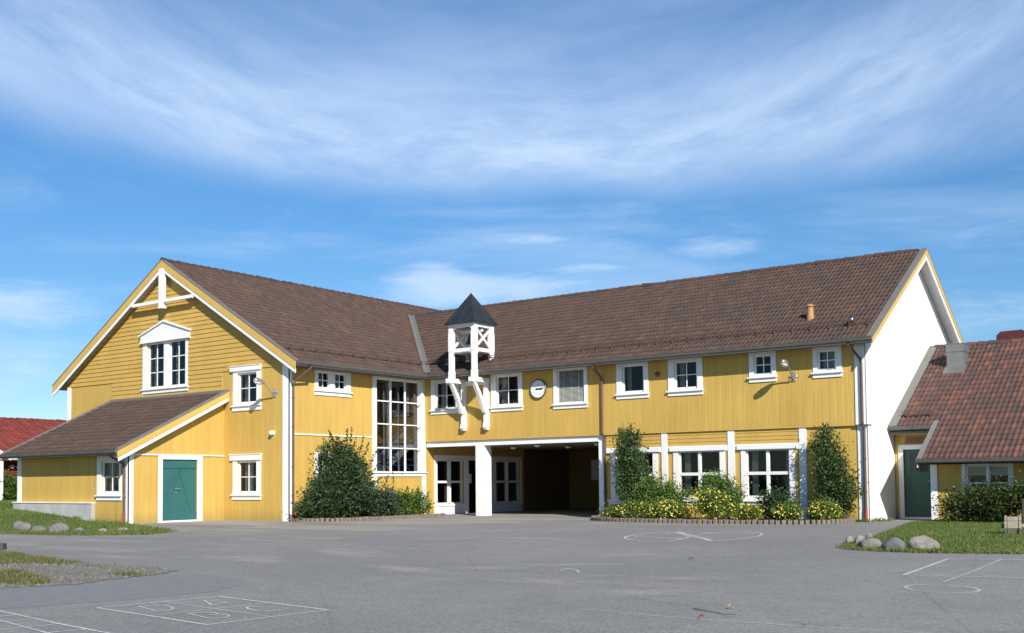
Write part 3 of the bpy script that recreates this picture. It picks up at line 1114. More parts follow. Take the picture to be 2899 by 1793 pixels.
# decks under the tiles (their underside is the painted soffit)
g = G()
def slab(p, q, r, s_, t0=.03, t1=.15):
    g.hexa([(v[0], v[1], v[2] - t1) for v in (p, q, r, s_)] + [(v[0], v[1], v[2] - t0) for v in (p, q, r, s_)])
yf = -L1 - .30
slab((OV, yf, ZE), (OV, BACK + .4, ZE), (XR, BACK + .4, ZR1), (XR, yf, ZR1))
slab((-W1 - OV, yf, ZE), (XR, yf, ZR1), (XR, BACK + .4, ZR1), (-W1 - OV, BACK + .4, ZE))
xr = L2 + .40
slab((-5.0, -OV, ZE), (xr, -OV, ZE), (xr, YR, ZR2), (-5.0, YR, ZR2))
slab((-5.0, YR, ZR2), (xr, YR, ZR2), (xr, W2 + OV, ZE), (-5.0, W2 + OV, ZE))
build('roof_deck', g, M['soffit'], SB)
g = G()
slab((-W1 - OV, yf, ZE), (XR, yf, ZR1), (XR, BACK + .4, ZR1), (-W1 - OV, BACK + .4, ZE), -.04, .025)
slab((-4.9, YR, ZR2), (xr - .02, YR, ZR2), (xr - .02, W2 + OV, ZE), (-4.9, W2 + OV, ZE), -.04, .025)
build('roof_tiles', g, M['tile'], SB)
# ridge caps
def ridge(P0, P1, parent, mat, r=.12, step=.36, seed=2):
    rg = random.Random(seed)
    P0, P1 = Vector(P0), Vector(P1)
    d = (P1 - P0)
    n = max(1, int(d.length / step))
    d.normalize()
    sd_ = Vector((0, 0, 1)).cross(d)
    g = G()
    for i in range(n):
        a = P0 + d * (i * step)
        b = a + d * (step + .03)
        vs, fs = [], []
        ra, rb = r + .015, r - .012
        dz = rg.gauss(0, .006)
        for p, rr in ((a, ra), (b, rb)):
            for j in range(9):
                t_ = math.pi * (j / 8 * 1.1 - .05)
                vs.append(p + sd_ * (math.cos(t_) * rr) + Vector((0, 0, math.sin(t_) * rr + dz)))
            for j in range(9):
                t_ = math.pi * (j / 8 * 1.1 - .05)
                vs.append(p + sd_ * (math.cos(t_) * (rr - .02)) + Vector((0, 0, math.sin(t_) * (rr - .02) + dz)))
        for j in range(8):
            fs += [(j, j + 1, 18 + j + 1, 18 + j), (9 + j, 9 + j + 1, j + 1, j)]
        g.add(vs, fs, rg.random() * .8 + .01)
    build('ridge_tiles', g, mat, parent, recalc=False, smooth=False)


ridge((XR, yf - .02, ZR1 - .02), (XR, 12.2, ZR1 - .02), SB, M['tile'])
ridge((-5.55, YR, ZR2 - .02), (xr + .02, YR, ZR2 - .02), SB, M['tile'], seed=9)
# valley flashing
g = G()
for t in range(24):
    y0 = -.60 + (YR + .62) * t / 24
    y1 = -.60 + (YR + .62) * (t + 1) / 24
    def vx(y):
        return OV - (planeR(y) - ZE) / nL
    for sgn in (0, 1):
        pass
    p0 = Vector((vx(y0), y0, planeR(y0)))
    p1 = Vector((vx(y1), y1, planeR(y1)))
    wd = .20
    l0, l1 = p0 + Vector((0.0, -wd, .0)), p1 + Vector((0.0, -wd, .0))
    r_0, r_1 = p0 + Vector((wd, 0, 0)), p1 + Vector((wd, 0, 0))
    up_ = Vector((0, 0, .105))
    g.quad(p0 + Vector((0, 0, .085)), p1 + Vector((0, 0, .085)), l1 + up_, l0 + up_)
    g.quad(p0 + Vector((0, 0, .085)), r_0 + up_, r_1 + up_, p1 + Vector((0, 0, .085)))
build('valley_flashing', g, M['cap'], SB, recalc=False)


def rake(name, p0, p1, out, z0, z1, thick, mat, parent, shift=0.0):
    """board along a gable edge: spans z0..z1 below the line p0-p1 and sticks out by thick"""
    out = Vector(out)
    a, b = Vector(p0) + out * shift, Vector(p1) + out * shift
    g = G()
    q = [a + Vector((0, 0, z0)), b + Vector((0, 0, z0)), b + out * thick + Vector((0, 0, z0)), a + out * thick + Vector((0, 0, z0))]
    g.hexa(q + [v + Vector((0, 0, z1 - z0)) for v in q])
    return build(name, g, mat, parent)


ea, eb, ap = (OV + .04, yf, ZE - .02), (-W1 - OV - .04, yf, ZE - .02), (XR, yf, ZR1)
for e in (ea, eb):
    rake('barge_board', e, ap, (0, -1, 0), -.265, .0, .035, M['ytrim'], SB, .002)
    rake('barge_trim', e, ap, (0, -1, 0), -.41, -.267, .03, M['white'], SB, -.012)
    rake('verge_cap', e, ap, (0, -1, 0), .002, .075, .14, M['cap'], SB, -.10)
# inner rake trim against the wall
rake('barge_trim', (.0, -L1, roofL(0)), (XR, -L1, roofL(XR)), (0, -1, 0), -.11, -.002, .03, M['white'], SB, .002)
rake('barge_trim', (-W1, -L1, roofL(-W1)), (XR, -L1, roofL(XR)), (0, -1, 0), -.11, -.002, .03, M['white'], SB, .002)
for e in ((xr, -OV - .04, ZE - .02), (xr, W2 + OV + .04, ZE - .02)):
    rake('barge_board', e, (xr, YR, ZR2), (1, 0, 0), -.17, .0, .035, M['ytrim'], SB, .002)
    rake('barge_trim', e, (xr, YR, ZR2), (1, 0, 0), -.34, -.172, .03, M['white'], SB, -.012)
    rake('verge_cap', e, (xr, YR, ZR2), (1, 0, 0), .002, .075, .20, M['cap'], SB, -.165)
# collar tie and king post in the gable peak
g = G()
g.box(-8.72, -4.95, yf - .06, yf + .06, 8.30, 8.42)
g.box(-6.95, -6.72, yf - .085, yf + .085, 8.10, 9.62)
g.box(-6.97, -6.70, yf - .10, yf + .10, 8.085, 8.14)
build('gable_brace', g, M['white'], SB)
# soffit boxes under the eaves
g = G()
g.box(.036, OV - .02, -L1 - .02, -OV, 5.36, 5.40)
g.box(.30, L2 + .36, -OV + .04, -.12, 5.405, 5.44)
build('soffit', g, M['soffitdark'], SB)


def gutter(p0, p1, out, parent, mat, r=.085, drop=.04):
    """half-round gutter with a lip"""
    p0, p1, out = Vector(p0), Vector(p1), Vector(out)
    g = G()
    n = 8
    ring0, ring1 = [], []
    for rr in (r, r - .012):
        for j in range(n + 1):
            t_ = math.pi + math.pi * j / n
            off = out * (math.copysign(abs(math.cos(t_)) ** .6, math.cos(t_)) * rr) + Vector((0, 0, math.sin(t_) * rr * 1.45))
            ring0.append(p0 + off)
            ring1.append(p1 + off)
    N = n + 1
    vs = ring0 + ring1
    fs = []
    for j in range(n):
        fs.append((j, j + 1, 2 * N + j + 1, 2 * N + j))
        fs.append((N + j, 3 * N + j, 3 * N + j + 1, N + j + 1))
    fs += [(0, 2 * N, 3 * N, N), (n, N + n, 3 * N + n, 2 * N + n)]
    fs += [tuple(range(0, N)), tuple(range(2 * N, 3 * N))[::-1]]
    g.add(vs, fs)
    g.tube([p0 + out * r + Vector((0, 0, .004)), p1 + out * r + Vector((0, 0, .004))], .012, 6)
    return build('gutter', g, mat, parent, recalc=False)


gutter((OV + .06, -L1 - .28, ZE + .005), (OV + .06, -OV - .02, ZE + .005), (1, 0, 0), SB, M['gutter'])
gutter((OV + .0, -OV - .06, ZE + .005), (L2 + .42, -OV - .06, ZE + .005), (0, -1, 0), SB, M['gutter'])
g = G()
g.box(OV - .03, OV - .005, -L1 - .26, -OV + .1, ZE - .17, ZE - .02)
g.box(OV, L2 + .38, -OV + .005, -OV + .03, ZE - .17, ZE - .02)
build('fascia', g, M['gutter'], SB)


def downpipe(pts, parent, shoe=True, r=.042):
    g = G()
    g.tube(pts, r, 10)
    x, y = pts[-1][0], pts[-1][1]
    for z in (.9, 1.9, 3.3, 4.3):
        if z < pts[-2][2] - .05:
            g.lathe((x, y, z), (0, 0, 1), [(-.02, r), (-.02, r + .012), (.02, r + .012), (.02, r)], 10)
    o = build('downpipe', g, M['pipe'], parent, smooth=False)
    if shoe:
        g = G()
        g.tube([(x, y, .36), (x, y, .02)], r + .008, 10)
        build('pipe_shoe', g, M['pipered'], o)


downpipe([(OV + .05, -6.80, 5.44), (OV + .03, -6.82, 5.30), (.13, -7.08, 4.86), (.085, -7.10, 4.70), (.085, -7.10, .02)], SB)
downpipe([(8.30, -OV - .05, 5.44), (8.32, -OV - .03, 5.34), (8.36, -.18, 4.98), (8.38, -.145, 4.85), (8.38, -.145, 3.0), (8.41, -.05, 2.82), (8.41, -.05, .02)], SB)
downpipe([(17.40, -OV - .05, 5.44), (17.42, -OV - .03, 5.36), (17.62, -.20, 4.95), (17.64, -.155, 4.8), (17.64, -.155, 3.0), (17.66, -.08, 2.82), (17.66, -.08, .03)], SB)


# snow guards
def snow_guard(P0, P1, s, parent, step=.6):
    P0, P1, s = Vector(P0), Vector(P1), Vector(s).normalized()
    d = P1 - P0
    n = max(1, int(d.length / step))
    a = d.normalized()
    nn = a.cross(s)
    if nn.z < 0:
        nn = -nn
    g = G()
    for i in range(n + 1):
        p = P0 + d * (i / n)
        b = p - a * .008
        q = [b - s * .10 + nn * .05, b + s * .04 + nn * .05, b + s * .02 + nn * .25, b - s * .01 + nn * .25]
        g.prism(q, a * .016)
        g.prism([p - a * .02 - s * .14 + nn * .055, p - a * .02 + s * .12 + nn * .055, p - a * .02 + s * .12 + nn * .063, p - a * .02 - s * .14 + nn * .063], a * .04)
    for h in (.13, .21):
        g.tube([P0 + nn * h - a * .2, P1 + nn * h + a * .15], .014, 6)
    return build('snow_guard', g, M['pipe'], parent)


sg = .88
sL = Vector((-1, 0, nL)).normalized()
sR = Vector((0, 1, nR)).normalized()
pL = Vector((OV, 0, ZE)) + sL * sg
pR = Vector((0, -OV, ZE)) + sR * sg
snow_guard((pL.x, -7.1, pL.z), (pL.x, -.2, pL.z), sL, SB)
snow_guard((.35 - .2, pR.y, pR.z), (17.85, pR.y, pR.z), sR, SB)
# roof vents
def onR(x, y, dz=0):
    return (x, y, planeR(y) + dz)
g = G()
g.lathe((15.68, .90, planeR(.9) - .05), (0, 0, 1), [(0, .13), (.12, .125), (.44, .10), (.45, .10)], 14)
g.lathe((15.68, .90, planeR(.9) + .42), (0, 0, 1), [(0, .13), (.02, .13), (.09, .06), (.095, .0)], 14)
build('vent_pipe', g, M['ochre'], SB, smooth=False)
g = G()
g.tube([onR(17.25, .20, 0), onR(17.25, .20, .14)], .06)
g.ball(onR(17.25, .18, .20), .115, 8)
build('vent_cowl', g, M['chrome'], SB, smooth=True)

# ---- lean-to on the gable
AX, LD = -3.49, 3.98
LYF = -L1 - LD
Z0L, Z1L = 2.47, 4.69
YE = -11.77
nT = (Z1L - Z0L) / (-L1 - YE)
XB, XV = -10.49, -3.20


def planeT(y):
    return Z0L + nT * (y - YE)


FYT, FXT = FY(LYF), FX(AX)
hl = [window(SB, FYT, (-5.29, -3.88, .97, 2.31), (-5.0, -4.06, 1.10, 2.07), (2, 2), .09, sill=(-5.34, -3.84, .79, .97), cur=((-5.0, -4.75),))]
wall('wall', FYT, -10.43, AX, -.1, lambda a: planeT(LYF) - .12, hl, M['yboard'], SB)
hd = (-9.87, -8.40, .02, 2.19)
wall('wall', FXT, LYF, -L1, -.1, lambda a: planeT(a) - .12, [hd], M['yboard'], SB, thick=.18)
g = G()
g.box(-10.43, -10.25, LYF + .2, -L1, -.1, 2.6)
build('wall', g, M['yboard'], SB)
g = G()
g.box(-10.2, AX - .2, LYF + 1.6, LYF + 1.7, 0, 2.9)
build('partition', g, M['room'], SB)
lT = math.hypot(-L1 - YE, Z1L - Z0L)
tiles('roof_tiles', (XB, YE, Z0L), (1, 0, 0), (0, 1, nT), XV - XB, lT - .06, M['tile'], SB, seed=8)
g = G()
slab((XB, YE, Z0L), (XV, YE, Z0L), (XV, -L1 - .004, Z1L), (XB, -L1 - .004, Z1L))
build('roof_deck', g, M['soffit'], SB)
rake('barge_board', (XV, YE - .06, Z0L - .03), (XV, -L1 - .03, Z1L), (1, 0, 0), -.22, .0, .03, M['ytrim'], SB, .002)
rake('barge_trim', (XV, YE - .02, Z0L - .03), (XV, -L1 - .03, Z1L), (1, 0, 0), -.345, -.222, .03, M['white'], SB, -.008)
rake('verge_cap', (XV, YE - .06, Z0L - .03), (XV, -L1 - .03, Z1L), (1, 0, 0), .002, .085, .14, M['cap'], SB, -.10)
rake('verge_cap', (XB, YE - .06, Z0L - .03), (XB, -L1 - .03, Z1L), (-1, 0, 0), -.03, .085, .12, M['cap'], SB, -.09)
rake('barge_board', (XB, YE - .02, Z0L - .03), (XB, -L1 - .03, Z1L), (-1, 0, 0), -.24, -.032, .025, M['ytrim'], SB, .0)
g = G()
g.box(XB, XV - .05, -L1 - .14, -L1 - .036, Z1L - .03, Z1L + .06)
build('apron_flashing', g, M['cap'], SB)
gutter((XB - .02, YE - .06, Z0L + .0), (XV - .02, YE - .06, Z0L + .0), (0, -1, 0), SB, M['gutter'])
g = G()
g.box(XB, XV - .03, YE + .0, YE + .025, Z0L - .13, Z0L - .03)
build('fascia', g, M['gutter'], SB)
g = G()
g.box(XB + .05, AX + .02, YE + .03, LYF - .036, Z0L - .13, Z0L - .10)
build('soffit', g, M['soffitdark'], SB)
g = G()
g.fbox(FXT, LYF - .03, LYF + .17, .001, .03, .0, 2.5)
g.fbox(FYT, AX - .17, AX + .03, .001, .03, .0, 2.4)
build('corner_board', g, M['white'], SB)
g = G()
g.fbox(FYT, -10.45, -10.2, .001, .03, .66, 2.36)
build('corner_board', g, M['white'], SB)
g = G()
g.fbox(FXT, LYF + .18, -L1 - .03, .001, .045, 2.318, 2.362)
build('belt_moulding', g, M['white'], SB)
g = G()
g.ring(FXT, (-10.03, -8.19, -.02, 2.316), hd, .001, .035)
g.fbox(FXT, hd[0], hd[1], -.14, .02, -.02, .055)
dfr = build('door', g, M['white'], SB)
g = G()
g.fbox(FXT, hd[0], hd[1], -.11, -.06, .06, 2.19)
ym = (hd[0] + hd[1]) / 2
g.fbox(FXT, hd[0], hd[1], -.059, -.035, 1.88, 2.185)
g.fbox(FXT, hd[0], hd[1], -.059, -.035, .065, .30)
for sgn in (-1, 1):
    a = FXT(ym + sgn * .10, -.059, 1.875)
    b = FXT(ym + sgn * .24 * 0 + sgn * .0, -.059, 1.875)
    e0 = FXT(ym + sgn * .73, -.059, .305)
    e1 = FXT(ym + sgn * .52, -.059, .305)
    g.prism([a, FXT(ym - sgn * .03, -.059, 1.875), e1, e0], (.020, 0, 0))
build('door_leaf', g, M['teal'], dfr)
g = G()
g.lathe(FXT(-9.27, -.035, 1.16), (1, 0, 0), [(0, .035), (.01, .035), (.015, .015), (.06, .015)], 10)
g.tube([FXT(-9.27, .02, 1.16), FXT(-9.15, .025, 1.16)], .012, 6)
g.lathe(FXT(-9.27, -.035, 1.03), (1, 0, 0), [(0, .03), (.012, .03), (.014, 0)], 10)
build('door_handle', g, M['steel'], dfr)
g = G()
g.fbox(FYT, -10.52, -5.44, .0, .14, -.3, .68)
build('plinth', g, M['concrete'], SB)
g = G()
g.fbox(FYT, -10.56, -5.42, .001, .17, .681, .72)
build('plinth_cap', g, M['white'], SB)
downpipe([(-3.70, YE - .05, 2.40), (-3.69, YE - .0, 2.28), (-3.62, LYF - .12, 2.02), (-3.62, LYF - .08, 1.9), (-3.62, LYF - .08, .03)], SB)

# ================================================================== bell turret
BT = thing('bell_turret', 'white timber bell turret with pointed black roof, bracketed from the facade over the passage', 'bell turret', (2.66, -.08, 3.37))
x0, x1 = 2.02, 3.30
yA, yB = -.96, .25
pw = .17
for px, py, zb in ((x0, yA, 5.28), (x1 - pw, yA, 5.28), (x0, yB - pw, 5.85), (x1 - pw, yB - pw, 5.85)):
    g = G()
    g.box(px, px + pw, py, py + pw, zb, 7.34)
    g.box(px - .012, px + pw + .012, py - .012, py + pw + .012, 6.30, 7.0)
    if py < 0:
        g.box(px - .014, px + pw + .014, py - .014, py + pw + .014, 5.27, 5.55)
    build('post', g, M['white'], BT)
for z0, z1 in ((7.20, 7.345), (6.26, 6.40)):
    g = G()
    g.box(x0 + pw, x1 - pw, yA + .015, yA + .12, z0, z1)
    g.box(x0 + pw, x1 - pw, yB - .12, yB - .015, z0, z1)
    g.box(x0 + .015, x0 + .12, yA + pw, yB - pw, z0, z1)
    g.box(x1 - .12, x1 - .015, yA + pw, yB - pw, z0, z1)
    build('rail', g, M['white'], BT)
# small arched gussets under the rails of the front
g = G()
for zt in (7.20, 6.26):
    for sx, xs in ((1, x0 + pw), (-1, x1 - pw)):
        g.prism([(xs, yA + .03, zt), (xs + sx * .16, yA + .03, zt), (xs + sx * .05, yA + .03, zt - .05), (xs, yA + .03, zt - .14)], (0, .08, 0))
    for sy, ys in ((1, yA + pw), (-1, yB - pw)):
        g.prism([(x1 - .03, ys, zt), (x1 - .03, ys + sy * .16, zt), (x1 - .03, ys + sy * .05, zt - .05), (x1 - .03, ys, zt - .14)], (-.08, 0, 0))
build('gusset', g, M['white'], BT)
def xbrace(xc):
    g = G()
    a0, a1 = yA + pw, yB - pw
    for (ya_, za), (yb_, zb), off in (((a0, 6.44), (a1, 7.14), 0), ((a0, 7.14), (a1, 6.44), .012)):
        d = Vector((0, yb_ - ya_, zb - za)).normalized()
        n = Vector((0, -d.z, d.y)) * .045
        A, B = Vector((xc + off, ya_, za)), Vector((xc + off, yb_, zb))
        g.prism([A + n, B + n, B - n, A - n], (.05, 0, 0))
    build('cross_brace', g, M['white'], BT)
xbrace(x1 - .11)
xbrace(x0 + .05)
g = G()
cx, cy = (x0 + x1) / 2, (yA + yB) / 2
for hw, z in ():
    pass
e = .735
za = 7.38
g.add([(cx - e, cy - e, za), (cx + e, cy - e, za), (cx + e, cy + e, za), (cx - e, cy + e, za), (cx, cy, 8.60)],
      [(0, 1, 4), (1, 2, 4), (2, 3, 4), (3, 0, 4), (3, 2, 1, 0)])
g.box(cx - e - .01, cx + e + .01, cy - e - .01, cy + e + .01, 7.345, 7.381)
# standing seams
for q in (-.45, 0.0, .45):
    for fx, fy in ((0, -1), (1, 0), (0, 1), (-1, 0)):
        tx, ty = -fy, fx
        k0 = Vector((cx + fx * e + tx * q * e * 1.3, cy + fy * e + ty * q * e * 1.3, za + .0))
        sh = 1 - abs(q * 1.3)
        k1 = Vector((cx + fx * e * (1 - sh) + tx * q * e * 1.3, cy + fy * e * (1 - sh) + ty * q * e * 1.3, za + 1.22 * sh))
        g.tube([k0, k1], .012, 5)
build('spire_roof', g, M['slate'], BT)
for px in (x0, x1 - pw):
    g = G()
    g.box(px - .02, px + pw + .02, yA - .16, -.082, 5.10, 5.268)
    g.prism([(px - .02, yA - .16, 5.10), (px - .02, yA - .08, 5.10), (px - .02, yA - .1, 5.04)], (pw + .04, 0, 0))
    g.box(px, px + pw, -.24, -.082, 3.40, 5.10)
    g.box(px - .01, px + pw + .01, -.27, -.082, 3.40, 3.56)
    for q in range(3):
        g.box(px + .01, px + pw - .01, -.30 + q * .03, -.082, 3.375 - q * .04, 3.42 - q * .04)
    A, B = Vector((px + .015, yA + .02, 5.10)), Vector((px + .015, -.24, 3.95))
    ns = 10
    for i in range(ns):
        t0, t1 = i / ns, (i + 1) / ns
        def cv(t):
            p = A.lerp(B, t)
            b = math.sin(t * math.pi) * .05
            return Vector((p.x, p.y + b, p.z - b * .2)), .075 + .03 * t
        (p0, r_0), (p1, r_1) = cv(t0), cv(t1)
        g.prism([p0 + Vector((0, -r_0, 0)), p1 + Vector((0, -r_1, 0)), p1 + Vector((0, r_1, 0)), p0 + Vector((0, r_0, 0))], (pw - .03, 0, 0))
    build('bracket', g, M['white'], BT)
g = G()
g.box(x0 + pw, x1 - pw, -.22, -.083, 5.02, 5.2)
g.box(x0 + .1, x1 - .1, cy - .05, cy + .05, 7.05, 7.15)
build('cross_beam', g, M['white'], BT)
g = G()
g.lathe((cx, cy, 6.60), (0, 0, 1), [(0, .24), (.03, .235), (.09, .19), (.24, .145), (.34, .12), (.38, .07), (.40, .03), (.46, .03)], 20)
g.tube([(cx, cy, 6.72), (cx, cy, 6.55)], .02)
g.ball((cx, cy, 6.55), .04, 6)
build('bell', g, M['bronze'], BT, smooth=True)
g = G()
g.box(x0 + .12, x1 - .12, yA + .12, yB - .12, 6.22, 6.255)
build('deck', g, M['soffit'], BT)

# ================================================================== clock, lamps, small fixtures
CK = thing('wall_clock', 'round white wall clock with dark hands on the yellow facade beside the turret', 'clock', (5.62, -.08, 4.38))
cc = (5.62, -.082, 4.72)
g = G()
g.lathe(cc, (0, -1, 0), [(0, .36), (.07, .36), (.085, .345), (.085, .325), (.06, .315)], 40)
build('case', g, M['bezel'], CK)
g = G()
g.lathe(cc, (0, -1, 0), [(.055, .318), (.064, .318)], 40)
build('dial', g, M['dial'], CK)
def hand(ang, ln, tail, wd, d):
    u = Vector((math.sin(ang), 0, math.cos(ang)))
    v = Vector((math.cos(ang), 0, -math.sin(ang)))
    p = Vector((cc[0], cc[1] - d, cc[2]))
    g = G()
    g.prism([p - u * tail + v * wd, p + u * ln + v * wd * .6, p + u * ln - v * wd * .6, p - u * tail - v * wd], (0, -.006, 0))
    build('hand', g, M['black'], CK)
hand(R_(97), .18, .09, .028, .072)
hand(R_(83), .27, .09, .018, .082)
g = G()
gn = G()
for hnum in range(1, 13):
    a = R_(30 * hnum)
    cu = bpy.data.curves.new('num', 'FONT')
    cu.body = str(hnum)
    cu.size = .085
    cu.align_x = 'CENTER'
    cu.align_y = 'CENTER'
    to = bpy.data.objects.new('num', cu)
    COL.objects.link(to)
    dg = bpy.context.evaluated_depsgraph_get()
    me = to.evaluated_get(dg).to_mesh()
    px, pz = cc[0] + .245 * math.sin(a), cc[2] + .245 * math.cos(a)
    gn.add([(px + v.co.x, cc[1] - .0655, pz + v.co.y) for v in me.vertices], [tuple(p.vertices) for p in me.polygons])
    to.evaluated_get(dg).to_mesh_clear()
    bpy.data.objects.remove(to)
build('numerals', gn, M['ink'], CK, recalc=False)
g = G()
g.box(cc[0] - .025, cc[0] + .025, cc[1] - .0665, cc[1] - .065, cc[2] + .13, cc[2] + .165)
build('emblem', g, M['black'], CK)


def street_lamp(x, yw, z, label):
    t = thing('wall_lamp', label, 'lamp', (x, yw, z), 'lamps on arms on the yellow walls')
    g = G()
    g.box(x - .05, x + .05, yw - .03, yw - .001, z - .16, z + .14)
    g.box(x - .16, x + .16, yw - .025, yw - .001, z - .03, z + .03)
    g.tube([(x, yw - .02, z - .10), (x, yw - .12, z - .06), (x, yw - .30, z + .13), (x, yw - .48, z + .29), (x, yw - .60, z + .34)], .022, 8)
    g.tube([(x, yw - .02, z + .08), (x, yw - .16, z - .01)], .015, 6)
    build('arm', g, M['steel'], t)
    g = G()
    d = Vector((0, -1, .18)).normalized()
    prof = [(0, .03), (.04, .055), (.12, .085), (.25, .105), (.36, .10), (.44, .07), (.47, .02)]
    c0 = Vector((x, yw - .50, z + .32))
    g.lathe(c0, d, prof, 14)
    hd_ = build('head', g, M['steel'], t, smooth=True)
    g = G()
    g.lathe(c0 + Vector((0, -.02, -.035)), d, [(.10, .03), (.14, .075), (.25, .094), (.35, .085), (.42, .05), (.44, .01)], 14)
    build('lens', g, M['lens'], t, smooth=True)
    return t


street_lamp(15.48, -.08, 4.55, 'grey lamp on a curved arm between the two small upper windows near the white gable')
street_lamp(-.72, -L1, 4.50, 'grey lamp on a curved arm beside the upper window of the left gable')
t = thing('bulkhead_lamp', 'small white globe lamp low on the yellow gable near the white corner board', 'lamp', (-.81, -L1, 3.0))
g = G()
g.lathe((-.81, -L1 - .001, 3.09), (0, -1, 0), [(0, .085), (.05, .085), (.055, .07)], 16)
build('mount', g, M['white'], t)
g = G()
g.ball((-.81, -L1 - .10, 3.09), .09, 8)
build('globe', g, M['lens'], t, smooth=True)
t = thing('alarm_bell', 'small round red alarm bell between two upper windows', 'alarm', (10.6, -.08, 4.88))
g = G()
g.lathe((10.6, -.081, 4.94), (0, -1, 0), [(0, .085), (.03, .09), (.07, .07), (.085, .02)], 16)
build('gong', g, M['redplastic'], t, smooth=True)
g = G()
g.tube([(10.6, -.09, 5.01), (10.6, -.09, 5.38)], .009, 6)
build('cable', g, M['ytrim'], t)
CL = [((2.87, 2.03), 'round ceiling lamp under the passage ceiling close to the white pillar'), ((5.03, .62), 'round ceiling lamp at the front edge of the passage ceiling, mid span'),
      ((4.85, 3.0), 'round ceiling lamp deeper inside the passage, behind the mid-span one'), ((7.45, 1.0), 'round ceiling lamp in the passage beside the right white post')]
for (x, y), lb in CL:
    t = thing('ceiling_lamp', lb, 'lamp', (x, y, 2.6), 'round lamps under the passage ceiling')
    g = G()
    g.lathe((x, y, 2.739), (0, 0, -1), [(0, .16), (.05, .16), (.055, .13)], 20)
    build('mount', g, M['gutter'], t)
    g = G()
    g.lathe((x, y, 2.685), (0, 0, -1), [(0, .13), (.04, .12), (.075, .08), (.085, .0)], 20)
    build('diffuser', g, M['lens'], t, smooth=True)

# ================================================================== annex on the right
AN = thing('annex_building', 'low yellow annex with red-brown tiled roof and green door beside the white gable', 'building', (19.3, 2.57, 0))
nA = .611


def planeA(y):
    return 2.93 + nA * (y - 1.98)


YA0, YA1, YAR = .22, 1.98, 6.86
XE = 28.0
XAV = 19.14
FA, FB = FY(2.57), FY(.95)
hdoor = (18.02, 18.92, .06, 2.22)
wall('wall', FA, 17.76, 19.3, -.1, lambda a: planeA(2.57) - .14, [hdoor], M['yboard'], AN)
hb = [window(AN, FB, (20.20, 21.62, .55, 1.76), [(20.36, 20.86, .66, 1.62), (20.98, 21.46, .66, 1.62)], (1, 2), .09, sill=(20.16, 21.66, .40, .55), mun=.05),
      window(AN, FB, (23.2, 24.62, .55, 1.76), [(23.36, 23.86, .66, 1.62), (23.98, 24.46, .66, 1.62)], (1, 2), .09, sill=(23.16, 24.66, .40, .55), mun=.05)]
wn_ = [c for c in AN.children if c.name.startswith('window')][0]
g = G()
g.fbox(FB, 20.36, 20.86, -.14, -.13, 1.36, 1.62)
g.fbox(FB, 20.98, 21.46, -.14, -.13, 1.36, 1.62)
build('roller_blind', g, M['curtain'], wn_)
wall('wall', FB, 19.3, XE - .3, -.1, lambda a: planeA(.95) - .14, hb, M['yboard'], AN)
g = G()
g.box(19.3, 19.45, 1.0, 2.58, -.1, 2.12)
g.box(XE - .5, XE - .3, .97, 12, -.1, 3)
g.box(17.78, XE - .5, 11.8, 12, -.1, 3)
build('wall', g, M['yboard'], AN)
g = G()
g.box(17.78, XE - .5, 4.6, 4.7, 0, 4.4)
build('partition', g, M['dark'], AN)
lA = math.hypot(YAR - YA0, planeA(YAR) - planeA(YA0))
lA1 = math.hypot(YAR - YA1, planeA(YAR) - planeA(YA1))
tiles('roof_tiles', (17.78, YA1, planeA(YA1)), (1, 0, 0), (0, 1, nA), XAV - 17.78, lA1 - .05, M['tilered'], AN, roll=.155, course=.33, seed=21)
tiles('roof_tiles', (XAV, YA0, planeA(YA0)), (1, 0, 0), (0, 1, nA), XE - XAV, lA - .05, M['tilered'], AN, roll=.155, course=.33, seed=22)
g = G()
slab((17.76, YA1, planeA(YA1)), (XAV, YA1, planeA(YA1)), (XAV, YAR, planeA(YAR)), (17.76, YAR, planeA(YAR)))
slab((XAV, YA0, planeA(YA0)), (XE, YA0, planeA(YA0)), (XE, YAR, planeA(YAR)), (XAV, YAR, planeA(YAR)))
slab((17.76, YAR, planeA(YAR)), (XE, YAR, planeA(YAR)), (XE, 12.4, planeA(YAR) - nA * 5.54), (17.76, 12.4, planeA(YAR) - nA * 5.54))
build('roof_deck', g, M['soffit'], AN)
g = G()
slab((17.76, YAR, planeA(YAR)), (XE, YAR, planeA(YAR)), (XE, 12.4, planeA(YAR) - nA * 5.54), (17.76, 12.4, planeA(YAR) - nA * 5.54), -.04, .028)
build('roof_tiles', g, M['tilered'], AN)
ridge((17.95, YAR, planeA(YAR) - .02), (XE, YAR, planeA(YAR) - .02), AN, M['tilered'], seed=31)
# flashing along the gable, verge cap of the projecting part
g = G()
q = [(17.766, YA1 - .06, planeA(YA1 - .06)), (18.02, YA1 - .06, planeA(YA1 - .06)), (18.02, YAR, planeA(YAR)), (17.766, YAR, planeA(YAR))]
g.hexa([(a, b, c + .03) for a, b, c in q] + [(a, b, c + .085) for a, b, c in q])
build('side_flashing', g, M['cap'], AN)
rake('verge_cap', (XAV, YA0 - .08, planeA(YA0 - .08)), (XAV, YA1 + .12, planeA(YA1 + .12)), (-1, 0, 0), .0, .09, .15, M['cap'], AN, -.13)
rake('barge_board', (XAV, YA0 - .04, planeA(YA0 - .04)), (XAV, YA1, planeA(YA1)), (-1, 0, 0), -.22, -.002, .03, M['white'], AN, -.01)
gutter((17.78, YA1 - .06, planeA(YA1) + .0), (XAV - .02, YA1 - .06, planeA(YA1) + .0), (0, -1, 0), AN, M['gutter'])
gutter((XAV - .04, YA0 - .06, planeA(YA0) + .0), (XE, YA0 - .06, planeA(YA0) + .0), (0, -1, 0), AN, M['gutter'])
g = G()
g.box(17.78, XAV, YA1, YA1 + .025, planeA(YA1) - .24, planeA(YA1) - .03)
